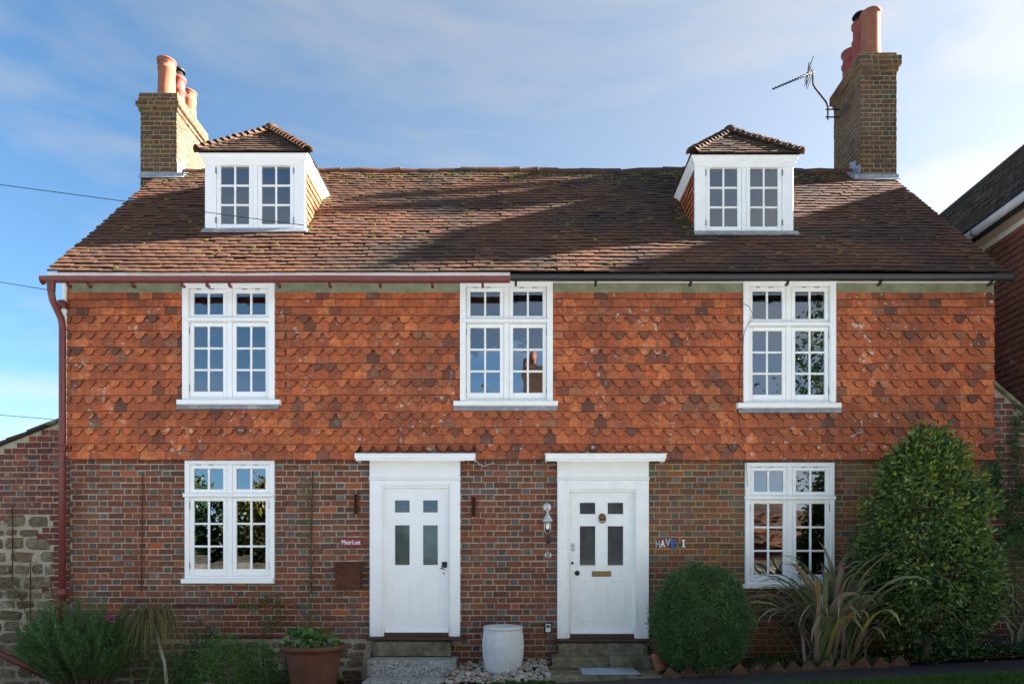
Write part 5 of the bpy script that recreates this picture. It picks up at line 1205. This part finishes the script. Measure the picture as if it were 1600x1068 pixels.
def bush(name, label, cat, base, h, rx, ry, prof, n, ll, lw, mat, lump=.16, depth=(.68, 1.0), droop=-.15, spread=.9, lo=0.02, trunk=None, branches=0, seed=0, gradient=False, ymax=-.03, clumps=0, csp=.05):
    o = thing(name, label, cat, base)
    P, O, f, r = shell_points(n, (base[0], base[1], base[2] + h * lo), h * (1 - lo), rx, ry, prof, lump, depth, seed)
    if clumps:                                   # leaves grow in tufts at the shoot tips
        C, CO, cf, cr = shell_points(clumps, (base[0], base[1], base[2] + h * lo), h * (1 - lo), rx, ry, prof, lump, (.86, 1.06), seed)
        k = rng.integers(0, len(C), int(len(P) * .72)); off = rng.normal(size=(len(k), 3)) * csp
        P[:len(k)] = C[k] + off + CO[k] * csp * .4; O[:len(k)] = CO[k] + off / csp * .8; f[:len(k)] = cf[k]; r[:len(k)] = cr[k] + (off * CO[k]).sum(1) / max(rx, .1)
        tone = rng.normal(size=len(C)) * .16; shade = np.zeros(len(P)); shade[:len(k)] = tone[k]
    else: shade = np.zeros(len(P))
    ok = P[:, 1] < ymax; shade = shade[ok]; P, O, f, r = P[ok], O[ok], f[ok], r[ok]; n = len(P)
    D = O + rng.normal(size=(n, 3)) * spread + np.array([0, 0, droop])
    rd = None
    if gradient: rd = np.clip(.10 + .55 * (r / (env(f, prof) + .01) - .6) + .30 * (f - .4) + shade + rng.normal(size=n) * .18, 0, .999)  # sunny top and dim inside painted into leaf tones, shoot tips paler
    me = leaf_mesh('foliage', P, D, ll * rng.uniform(.65, 1.25, n), lw * rng.uniform(.7, 1.2, n), rd)
    link_mesh('foliage', me, mat, o)
    if trunk:
        mb = MB(); z0 = base[2] - .05
        mb.tube([(base[0], base[1], z0), (base[0] + .02, base[1], z0 + h * .3), (base[0], base[1] + .02, z0 + h * .7)], [trunk, trunk * .8, trunk * .35], 8)
        for k in range(branches):
            a = 2 * math.pi * k / branches + random.uniform(-.3, .3); zz = z0 + h * random.uniform(.08, .5); L_ = random.uniform(.5, .8)
            mb.tube([(base[0], base[1], zz), (base[0] + rx*L_*.5*math.cos(a), base[1] + ry*L_*.5*math.sin(a), zz + h*.12), (base[0] + rx*L_*math.cos(a), base[1] + ry*L_*math.sin(a), zz + h*.25)], [trunk*.5, trunk*.35, trunk*.15], 6)
        mb.build('trunk', 'bark', o)
    return o
ROUND = [(0, .55), (.12, .82), (.3, .97), (.5, 1.0), (.7, .9), (.85, .7), (.95, .42), (1, .12)]
CAM = [(0, .5), (.06, .78), (.18, .97), (.32, 1.0), (.5, .97), (.65, .84), (.8, .62), (.9, .41), (.97, .21), (1, .06)]
cb = (FX(1448, -.82), -.82, ground_z(4.8) + .03)
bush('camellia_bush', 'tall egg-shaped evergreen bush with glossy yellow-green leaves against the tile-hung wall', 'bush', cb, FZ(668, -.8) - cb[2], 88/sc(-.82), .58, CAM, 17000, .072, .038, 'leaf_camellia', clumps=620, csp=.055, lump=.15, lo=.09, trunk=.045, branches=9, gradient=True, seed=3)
bb = (FX(1096, -.72), -.72, ground_z(2.2) + .03)
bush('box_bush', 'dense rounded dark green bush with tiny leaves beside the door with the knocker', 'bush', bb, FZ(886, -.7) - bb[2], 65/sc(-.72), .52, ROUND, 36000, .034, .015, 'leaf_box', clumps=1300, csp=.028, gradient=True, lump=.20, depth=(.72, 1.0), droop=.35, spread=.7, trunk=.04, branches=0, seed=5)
# rosemary: upright stems with needles
def spiky(name, label, cat, base, rx, ry, h, stems, needles, nl, nw, mat, lean=.7):
    o = thing(name, label, cat, base); P = []; D = []; mb = MB()
    for s in range(stems):
        a = random.uniform(0, 6.283); q = math.sqrt(random.random()); ln = lean * q; hh = h * random.uniform(.65, 1.05) * (1 - .35 * q * q)
        b = Vector((base[0] + rx * .42 * q * math.cos(a), base[1] + ry * .25 * q * math.sin(a), base[2])); pts = []
        for k in range(6):
            t = k / 5; pts.append(b + Vector((rx * ln * t * math.cos(a), ry * ln * t * math.sin(a), hh * (t ** .85))) + Vector((random.gauss(0, .012), random.gauss(0, .012), 0)))
        mb.tube(pts, [.006, .005, .0045, .004, .003, .002], 4, cap=False)
        for k in range(needles):
            t = .22 + .78 * random.random(); i = min(4, int(t * 5)); fr_ = t * 5 - i; p = pts[i].lerp(pts[i+1], fr_); d = (pts[i+1] - pts[i]).normalized()
            P.append(p); D.append(d * random.uniform(.5, 1.3) + Vector((random.gauss(0, .6), random.gauss(0, .6), random.gauss(0, .3))))
    P = np.array(P); D = np.array(D); ok = P[:, 1] < -.02; P, D = P[ok], D[ok]
    link_mesh('foliage', leaf_mesh('foliage', P, D, nl * rng.uniform(.6, 1.2, len(P)), nw, fold=.1), mat, o); mb.build('stem', 'bark', o); return o
spiky('rosemary_bush', 'spreading rosemary bush with needle leaves in front of the red downpipe', 'bush', (FX(130, -.6), -.6, ground_z(-5.3) + .12), .64, .55, 1.14, 300, 105, .050, .012, 'leaf_rosemary', .85)
# weeping sedge-like grafted standard
ws = thing('weeping_shrub', 'weeping shrub with drooping straw-coloured strands on a bare pale trunk', 'shrub', (FX(262, -.7), -.7, ground_z(-4.2)))
top = PT(240, 965, -.62); MB().tube([(FX(263, -.72), -.72, ground_z(-4.2) - .03), PT(257, 1035, -.7), PT(250, 1010, -.66), top], [.022, .02, .018, .012], 8).build('trunk', 'pale_bark', ws)
def strands(n, origin, reach, drop, w, r0=.06):
    v = []; f = []; rd = []
    for s in range(n):
        a = random.uniform(0, 6.283); rc = reach * random.uniform(.4, 1.1); up = random.uniform(.05, .22); dr = drop * random.uniform(.5, 1.15)
        o_ = Vector(origin) + Vector((random.gauss(0, r0), random.gauss(0, r0), random.gauss(0, .02))); d = Vector((math.cos(a), math.sin(a) * .8, 0)); sd = Vector((-d.y, d.x, 0)); b0 = len(v); rn = random.random()
        for k in range(7):
            t = k / 6; p = o_ + d * rc * (1 - (1 - t) ** 1.7) + Vector((0, 0, up * math.sin(min(1, t * 1.6) * math.pi) * .8 - dr * t ** 2.1)); ww = w * (1 - .8 * t)
            if p.y > -.02: p.y = -.02
            v += [tuple(p + sd * ww * .5), tuple(p - sd * ww * .5)]
        for k in range(6): f.append((b0+2*k, b0+2*k+1, b0+2*k+3, b0+2*k+2)); rd.append(rn)
    me = bpy.data.meshes.new('foliage'); me.from_pydata(v, [], f); fill_attr(me, rd, [0]*len(f)); return me
link_mesh('foliage', strands(420, top, .42, .42, .010), 'leaf_sedge', ws)
SHR = [(0, .7), (.3, 1.0), (.6, .9), (.85, .6), (1, .2)]
sb_ = (FX(352, -.6), -.6, ground_z(-3.7)); bush('low_shrub', 'low small-leaved green shrub below the white window, beside a pale stone', 'shrub', sb_, FZ(990, -.6) - sb_[2], .36, .32, SHR, 3200, .034, .017, 'leaf_green', lump=.35, depth=(.4, 1.05), seed=9, trunk=.012, branches=5)
sb_ = (FX(404, -.55), -.55, ground_z(-3.2)); bush('low_shrub', 'small rounded green shrub between the pale stone and the terracotta planter', 'shrub', sb_, FZ(1004, -.6) - sb_[2], .26, .26, SHR, 2200, .034, .016, 'leaf_green', lump=.35, depth=(.4, 1.05), seed=19, trunk=.012, branches=5)
sb_ = (FX(318, -.3), -.3, ground_z(-4)); bush('rose_bush', 'thin rose bush with dark leaves and a single pink flower', 'rose', sb_, FZ(975, -.3) - sb_[2], .28, .2, SHR, 650, .05, .032, 'leaf_ivy', lump=.5, depth=(.2, 1.1), seed=29, trunk=.012, branches=6)
sb_ = (FX(268, -.45), -.45, ground_z(-4.4)); bush('low_shrub', 'sparse bluish low plant at the foot of the weeping shrub', 'shrub', sb_, FZ(1022, -.45) - sb_[2], .34, .2, SHR, 900, .05, .02, 'leaf_rosemary', lump=.5, depth=(.2, 1.1), seed=39, trunk=.01, branches=5)
sb_ = (FX(462, -.35), -.35, ground_z(-2.8)); bush('low_shrub', 'ragged green weed between the wall and the terracotta planter', 'shrub', sb_, FZ(1018, -.35) - sb_[2], .2, .2, SHR, 500, .05, .025, 'leaf_green', lump=.5, depth=(.2, 1.1), seed=49, trunk=.01, branches=4)
def flower(label, p, r, mat):
    o = thing('flower', label, 'flower', p); P = np.array([p] * 9); D = np.c_[np.cos(np.arange(9) * .7), -np.abs(np.sin(np.arange(9) * .7)) - .3, np.sin(np.arange(9) * .7)]
    link_mesh('petals', leaf_mesh('petals', P, D, r, r * .8), mat, o); MB().tube([p, Vector(p) + Vector((0, .02, -.10))], .003, 5).build('stem', 'bark', o)
flower('deep pink rose flower in front of the rosemary bush', PT(170, 964, -.85), .045, 'petal_pink')
flower('deep pink rose flower on the thin dark-leaved rose', PT(350, 990, -.42), .035, 'petal_pink')
# climbers on the brick wall
def climber(label, path, n, spread, ll, mat, r=.005, name='climbing_plant', cat='climber', yoff=0.0, clumps=None):
    o = thing(name, label, cat, path[0]); pts = [Vector(p) for p in path]; MB().tube(pts, r, 5).build('stem', 'bark', o); P = []
    for k in range(n):
        t = random.random() * (len(pts) - 1); i = int(t); p = pts[i].lerp(pts[min(i+1, len(pts)-1)], t - i)
        if clumps: c = random.choice(clumps); p = Vector(c)
        P.append((p.x + random.gauss(0, spread), min(-.012, p.y - abs(random.gauss(0, .03)) + yoff), p.z + random.gauss(0, spread)))
    P = np.array(P); D = rng.normal(size=(n, 3)) + np.array([0, -.8, -.5]); link_mesh('foliage', leaf_mesh('foliage', P, D, ll * rng.uniform(.6, 1.3, n), ll * .55), mat, o); return o
climber('sparse green climber growing up the thin rod beside the letter box', [PT(486, 1010, -.03), PT(484, 940, -.03), PT(487, 860, -.03), PT(483, 790, -.03), PT(480, 750, -.03)], 150, .07, .045, 'leaf_green', .004)
cl = [PT(x, y, -.08) for x, y in ((400, 940), (415, 935), (432, 948), (445, 958), (428, 970), (440, 975), (418, 980), (392, 945), (440, 940), (380, 938))]
climber('leggy climber with yellowing leaves below the white window, above the shrubs', [PT(412, 1040, -.1), PT(410, 1000, -.06), PT(408, 965, -.05), PT(418, 940, -.06), PT(440, 930, -.06)], 190, .045, .055, 'leaf_autumn', .006, clumps=cl)
cl = [PT(x, y, -.05) for x, y in ((12, 905), (25, 915), (40, 900), (35, 925), (50, 920), (20, 935), (45, 940))]
climber('bare twiggy climber with a few yellow leaves on the rubble garden wall', [PT(45, 1020, 0), PT(42, 960, -.02), PT(30, 930, -.03), PT(12, 905, -.03)], 90, .06, .032, 'leaf_autumn', .006, clumps=cl)
tw = MB()
for k in range(26):
    a = PT(random.uniform(10, 45), random.uniform(905, 950), -.03); pts = [a]
    for j in range(4): pts.append(pts[-1] + Vector((random.gauss(0, .07), random.gauss(0, .012), random.gauss(.01, .06))))
    tw.tube([Vector((p.x, min(p.y, .0), p.z)) for p in pts], [.004, .003, .003, .002, .0015], 4, cap=False)
o = tw.build('dry_twigs', 'bark'); tag(o, 'tangle of dry twigs on the rubble garden wall', 'twigs', kind='stuff')
# ivy on the short side wall
cl = [PT(x, y, -.04) for x, y in [(1588 + random.gauss(0, 3), y) for y in range(640, 780, 7)] + [(1560 + random.gauss(0, 2), y) for y in range(700, 800, 8)] + [(random.uniform(1560, 1605), random.uniform(760, 870)) for _ in range(46)] + [(random.uniform(1535, 1555), random.uniform(722, 760)) for _ in range(12)]]
climber('dark green ivy trailing over the short wall behind the evergreen bush', [PT(1590, 990, -.05), PT(1585, 900, -.04), PT(1575, 800, -.03), PT(1588, 650, -.03)], 2600, .035, .042, 'leaf_ivy', .008, 'ivy', 'ivy', clumps=cl)
sb_ = (FX(1592, -.5), -.5, ground_z(6.2)); o = bush('grey_shrub', 'feathery grey-green shrub with bare twisted stems below the ivy', 'shrub', sb_, FZ(838, -.5) - sb_[2], .32, .28, [(0, .1), (.3, .3), (.5, .8), (.8, 1.0), (1, .4)], 3800, .045, .006, 'leaf_rosemary', lump=.3, depth=(.2, 1.05), droop=.5, seed=61)
mb = MB()
for k in range(6):
    a = Vector((sb_[0] + random.gauss(0, .04), sb_[1] + random.gauss(0, .04), sb_[2])); mb.tube([a, a + Vector((random.gauss(0, .05), 0, .25)), a + Vector((random.gauss(0, .12), random.gauss(0, .05), .5)), a + Vector((random.gauss(0, .2), random.gauss(0, .1), .85))], [.022, .018, .012, .006], 6)
mb.build('trunk', 'pale_bark', o)
# New Zealand flax style clump: every strap leaf is a piece
fx = thing('flax_clump', 'clump of long arching bronze and green strap leaves under the white window', 'plant', (FX(1300, -.72), -.72, ground_z(4)))
fb = Vector((FX(1300, -.72), -.72, ground_z(4) + .02))
for k in range(185):
    a = random.uniform(0, 6.283); el = R(random.uniform(50, 89)); Ln = random.uniform(.95, 1.6) if k > 45 else random.uniform(1.4, 1.9); w = random.uniform(.042, .07)
    bend = R(random.uniform(110, 190)) * (1.1 - .35 * (el > R(80))); p = fb + Vector((random.gauss(0, .13), random.gauss(0, .07), 0)); d = Vector((math.cos(a), math.sin(a) * .62, 0)).normalized(); sd = Vector((-d.y, d.x, 0)); tw_ = random.gauss(0, .5)
    n = 11; vs = []; e = el
    for i in range(n):
        t = i / (n - 1); dr = d * math.cos(e) + Vector((0, 0, math.sin(e))); nn = -d * math.sin(e) + Vector((0, 0, math.cos(e)))
        s2 = (sd * math.cos(tw_ * t) + nn * math.sin(tw_ * t)); ww = w * (0.55 + .45 * min(1, t * 3)) * (1 if t < .6 else max(.04, 1 - ((t - .6) / .4) ** 1.6))
        q = Vector(p); 
        if q.y > -.05: q.y = -.05
        if q.z < ground_z(q.x) + .03: q.z = ground_z(q.x) + .03
        vs += [q + s2 * ww * .5 + nn * ww * .22, q, q - s2 * ww * .5 + nn * ww * .22]
        p = p + dr * Ln / (n - 1); e -= bend * ((t ** 1.1) * 2.0 if k % 2 else (t ** 2.2) * 3.1) / (n - 1)
    mb = MB(); mb.add(vs, [q for i in range(n-1) for q in ((3*i, 3*i+3, 3*i+4, 3*i+1), (3*i+1, 3*i+4, 3*i+5, 3*i+2))], smooth=True); mb.build('leaf', 'leaf_flax', fx)
# planter with pansies
pc = Vector((FX(490, -.75), -.75, ground_z(-2.4) - .02)); hz = FZ(1006, -.75) - pc.z
pt_ = thing('terracotta_planter', 'wide brown terracotta planter with a flat rim in front of the letter box', 'planter', pc)
rm = 50 / sc(-.75)
mb = MB(); mb.lathe([(0, .02), (rm*.66, .0), (rm*.70, hz*.3), (rm*.84, hz-.10), (rm*.86, hz-.06), (rm*.99, hz-.055), (rm*1.0, hz-.01), (rm*.97, hz), (rm*.88, hz), (rm*.86, hz-.06), (0, hz-.07)], pc, 40); mb.build('body', 'planter_terracotta', pt_)
MB().lathe([(0, hz-.03), (rm*.6, hz-.035), (rm*.87, hz-.05)], pc, 24).build('soil', 'soil', pt_)
pn = thing('pansy_plants', 'low leafy bedding plants with small lilac flowers filling the terracotta planter', 'plant', pc + Vector((0, 0, hz)))
n = 620; th = rng.random(n) * 6.283; rr = np.sqrt(rng.random(n)) * rm * .92; P = np.c_[pc.x + rr*np.cos(th), pc.y + rr*np.sin(th), pc.z + hz - .03 + rng.random(n) * .11 * (1.15 - rr / rm)]
link_mesh('foliage', leaf_mesh('foliage', P, rng.normal(size=(n, 3)) * [1, 1, .4] + [0, -.2, .35], .055 * rng.uniform(.6, 1.3, n), .04), 'leaf_green', pn)
n = 44; c = PT(478, 994, -.75); P = np.array([c] * n) + rng.normal(size=(n, 3)) * [.15, .10, .035]; link_mesh('large_leaves', leaf_mesh('large_leaves', P, rng.normal(size=(n, 3)) * [1, .6, .4] + [0, -.4, .3], .13, .11), 'leaf_green', pn)
n = 90; k = rng.integers(0, 14, n); cc = np.c_[pc.x + rng.uniform(-.75, .75, 14) * rm, np.full(14, pc.y) - rng.uniform(.0, .7, 14) * rm, np.full(14, pc.z + hz) + rng.uniform(.02, .08, 14)]
link_mesh('petals', leaf_mesh('petals', cc[k] + rng.normal(size=(n, 3)) * .006, rng.normal(size=(n, 3)) * [1, .5, 1] + [0, -.5, 0], .026, .022), 'petal_mixed', pn, 'stuff')
# pale stone in the bed
st_ = MB(); st_.lathe([(0, 0), (.13, .0), (.15, .06), (.11, .13), (.05, .165), (0, .17)], (0, 0, 0), 9, smooth=False)
c = Vector((FX(325, -.8), -.8, ground_z(-3.9) + .03)); st_.v = [(c.x + x * (1 + .2 * math.sin(7 * y)), c.y + y * .8, c.z + z * (1 + .5 * x)) for x, y, z in st_.v]
o = st_.build('garden_stone', 'sandstone'); tag(o, 'pale rounded stone in the bed below the white window', 'stone')
# tilted bricks edging the bed
eg = thing('brick_edging', 'row of tilted half-buried mossy bricks edging the flower bed along the path', 'edging', (3.2, -1.0, ground_z(3.2)))
EB = {k: brick_unit(.2, .1, 0, 300 + k) for k in range(4)}; pls = []
x = FX(1052, -1.0)
while x < FX(1415, -1.0):
    m = Matrix.Translation((x, -1.02 + random.gauss(0, .012), ground_z(x) - .045)) @ Matrix.Rotation(random.gauss(0, .12), 4, 'Z') @ Matrix.Rotation(R(-45) + random.gauss(0, .10), 4, 'Y') @ Matrix.Diagonal((.165, .065, .165, 1)) @ Matrix.Translation((.15, 0, -.15))
    pls.append((m, random.randrange(4))); x += random.uniform(.185, .22)
emit(pls, EB, 'brick', 'bricks', 'edging_brick' if 'edging_brick' in M else 'brick_chimney', eg, 99, lambda p: 0)
# ground cover, litter, grass: uncountable
def cover(name, label, x0, x1, y0, y1, n, ll, mat, h=.08, cat='plants', up=.5, dz=.03, patchy=0.0, lw=.5):
    x = rng.uniform(x0, x1, n); y = rng.uniform(y0, y1, n)
    if patchy: ok = np.array([mnoise.noise((a * 2.6, b * 3.1, 5.0)) > -1 + patchy for a, b in zip(x, y)]); x, y = x[ok], y[ok]; n = len(x)
    z = np.array([ground_z(a) for a in x]) + dz + rng.random(n) * h
    D = rng.normal(size=(n, 3)) * [1, 1, .5] + [0, -.2, up]
    o = link_mesh(name, leaf_mesh(name, np.c_[x, y, z], D, ll * rng.uniform(.6, 1.3, n), ll * lw), mat); tag(o, label, cat, kind='stuff'); return o
cover('ground_cover', 'low dark ground-cover leaves under the tall evergreen bush', FX(1440, -.6), 6.6, -.95, -.25, 2600, .06, 'leaf_ivy', .12, patchy=.8)
cover('ground_cover', 'low green weeds along the foot of the flax clump', FX(1180, -.7), FX(1460, -.7), -.97, -.3, 1500, .045, 'leaf_green', .06, patchy=.9)
cover('ground_cover', 'low weeds and grass along the front of the pebbles', FX(745, -1), FX(862, -1), -1.12, -.93, 700, .05, 'grass_blade', .03, up=1.2, lw=.2, dz=.0)
cover('ground_cover', 'scattered weeds in the soil under the white window', -6.2, -2.2, -.95, -.1, 1600, .05, 'leaf_green', .06, patchy=.95)
cover('leaf_litter', 'brown fallen leaves scattered along the bed and path edge', 1.6, 6.4, -1.15, -.5, 420, .05, 'leaf_dead', .01, up=.05, dz=.05, patchy=.8)
cover('leaf_litter', 'brown fallen leaves in the soil beside the terracotta planter', -6.2, -1.3, -.95, -.3, 300, .05, 'leaf_dead', .01, up=.05, dz=.06)
cover('grass', 'short green lawn grass along the path', 2.2, 7.6, -2.7, -1.84, 30000, .055, 'grass_blade', .0, up=2.2, lw=.10, dz=.01)
cover('cyclamen', 'pale cyclamen flowers among the ground cover', FX(1480, -.7), 6.5, -.9, -.5, 60, .03, 'petal_mixed', .03, up=.6, dz=.16)
# ------------------------------------------------------------------ inside the windows
def blind(label, x0, x1, z0, z1, y, mat, folds=0):
    mb = MB(); n = 40; vs = []
    for i in range(n + 1):
        z = z0 + (z1 - z0) * i / n; o = .004 * (i % 2); vs += [(x0, y + o, z), (x1, y + o, z)]
    mb.add(vs, [(2*i, 2*i+1, 2*i+3, 2*i+2) for i in range(n)]); mb.box(x0, x1, y - .006, y + .008, z0 - .02, z0)
    o = mb.build('woven_blind', mat); tag(o, label, 'blind'); return o
w = WINS[0]; blind('pale woven blind lowered behind the tile-hung window over the small rods', w['r'][0] + .05, w['r'][1] - .05, FZ(577, .1), w['r'][3] - .05, .16, 'woven_blind')
def curtain(label, x0, x1, z0, z1, y, mat='curtain'):
    mb = MB(); n = 24; vs = []
    for i in range(n + 1):
        x = x0 + (x1 - x0) * i / n; yy = y + .02 * math.sin(i * 1.6); vs += [(x, yy, z0), (x, yy, z1)]
    mb.add(vs, [(2*i, 2*i+2, 2*i+3, 2*i+1) for i in range(n)], smooth=True); o = mb.build('curtain', mat); tag(o, label, 'curtain'); return o
w = WINS[4]; x0, x1, z0, z1 = w['r']
curtain('white curtain edge drawn aside behind the lower window over the flax clump', x0 + .21, x0 + .27, z0 + .05, z1 - .05, .22)
curtain('second pale curtain fold in the middle of the lower window over the flax clump', x0 + .70, x0 + .77, z0 + .05, z1 - .05, .22)
w = WINS[2]; x0, x1, z0, z1 = w['r']
curtain('pale curtain at the side of the upper window with the looping wire', x1 - .26, x1 - .09, z0 + .05, z1 - .05, .22)
# secondary casements behind the old windows of the second cottage
def inner_bars(label, x0, x1, z0, z1, y):
    mb = MB(); b = .028; xm = (x0+x1)/2; q = (x1-x0)/4
    for xx in (x0 + q*.95, xm, x1 - q*.95): mb.box(xx-b/2, xx+b/2, y, y+.03, z0, z1)
    for k in range(1, 4): zz = z0 + (z1-z0)*k/4 + .05; mb.box(x0, x1, y+.002, y+.028, zz-b/2, zz+b/2)
    o = mb.build('secondary_frame', 'steel_grey'); tag(o, label, 'frame'); return o
d = DM[1]; inner_bars('secondary glazing frame behind the panes of the dormer beside the tall chimney', d['x0']+.16, d['x1']-.16, d['z0']+.07, d['ze']-.1, d['Y']+.12)
# ------------------------------------------------------------------ across the road (seen only mirrored in the panes)
ow = thing('roadside_wall', 'long low rubble stone wall across the road', 'wall', (0, -15.2, -.3))
mb = MB(); mb.box(-26, 26, -15.5, -15.1, -1.0, 1.55); mb.build('core', 'pale_stone', ow)
mb = MB(); mb.box(-26, 26, -15.56, -15.04, 1.552, 1.66); mb.build('coping', 'sandstone', ow)
oh = thing('opposite_house', 'brick house with tiled roof and chimney across the road', 'house', (1.5, -24, 0))
MB().box(-3.2, 7.4, -28, -22, -.6, 5.4).build('wall', 'brick_garden', oh)
mb = MB(); mb.add([(-3.6, -21.6, 5.2), (7.8, -21.6, 5.2), (7.8, -25, 9.6), (-3.6, -25, 9.6), (-3.6, -28.4, 5.2), (7.8, -28.4, 5.2)], [(1,0,3,2),(4,5,2,3),(0,4,3),(5,1,2),(0,1,5,4)]); mb.build('roof', 'roof_tile', oh)
MB().box(.2, 1.7, -25.6, -24.4, 8.4, 11.2).build('chimney', 'brick_chimney', oh)
for x in (.6, 1.3): mb = MB(); mb.lathe([(.17, 0), (.15, .7), (.17, .72), (.12, .72)], (x, -25, 11.2), 12); mb.build('chimney_pot', 'terracotta', oh)
for x in (-2.4, 0.2, 3.6, 6.0):
    for z in (.9, 3.4):
        f_ = MB().box(x - .5, x + .5, -22.0, -21.95, z, z + 1.2).build('window', 'white_paint', oh); MB().box(x - .42, x + .42, -21.949, -21.94, z + .08, z + 1.12).build('pane', 'door_glass_dark', f_)
ob = thing('outbuilding', 'low brick outbuilding with tiled roof across the road', 'outbuilding', (11.5, -21, .4))
MB().box(8.4, 15.5, -23, -19, -.3, 2.5).build('wall', 'brick_garden', ob)
mb = MB(); mb.add([(8.2, -18.8, 2.4), (15.7, -18.8, 2.4), (15.7, -21, 4.1), (8.2, -21, 4.1), (8.2, -23.2, 2.4), (15.7, -23.2, 2.4)], [(1,0,3,2),(4,5,2,3),(0,4,3),(5,1,2),(0,1,5,4)]); mb.build('roof', 'roof_tile', ob)
def tree(label, base, h, r, n, mat, cat='tree', name='roadside_tree', lo=.3, ll=.22):
    o = thing(name, label, cat, base); mb = MB(); b = Vector(base); mb.tube([b - Vector((0, 0, .2)), b + Vector((.1, 0, h*.3)), b + Vector((-.1, .1, h*.6)), b + Vector((0, 0, h*.92))], [.2, .16, .1, .03], 8)
    for k in range(16):
        a = random.uniform(0, 6.28); zz = h * random.uniform(.3, .8); q = r * random.uniform(.5, .95); c = b + Vector((0, 0, zz)); mb.tube([c, c + Vector((q*.5*math.cos(a), q*.5*math.sin(a), h*.06)), c + Vector((q*math.cos(a), q*math.sin(a), h*.16))], [.06, .04, .015], 5)
    mb.build('trunk', 'bark', o)
    P, O, f, rr = shell_points(n, (base[0], base[1], base[2] + h*lo), h*(1-lo), r, r, [(0, .5), (.2, .9), (.5, 1), (.8, .7), (1, .15)], .5, (.3, 1.0), base[0])
    link_mesh('crown', leaf_mesh('crown', P, rng.normal(size=(len(P), 3)), ll * rng.uniform(.6, 1.3, len(P)), ll * .6), mat, o)
tree('rounded evergreen tree across the road, nearest to the utility pole', (-13.5, -17.5, -.3), 5.6, 2.2, 11000, 'leaf_ivy', lo=.1)
tree('bushy yellow-green tree across the road behind the stone wall', (-9.4, -17.8, -.3), 5.3, 2.0, 10000, 'leaf_autumn', lo=.1)
tree('small dark evergreen across the road between the wall and the brick house', (-5.6, -18.0, -.3), 3.8, 1.6, 7000, 'leaf_ivy', lo=.1)
tree('sparse autumn tree across the road in front of the brick house', (-1.0, -18.6, -.1), 8.3, 1.9, 650, 'leaf_dead', lo=.3, ll=.16)
tree('tall feathery tree across the road beyond the brick house', (13.2, -18.0, .5), 12.5, 2.6, 4200, 'leaf_ivy', lo=.25)
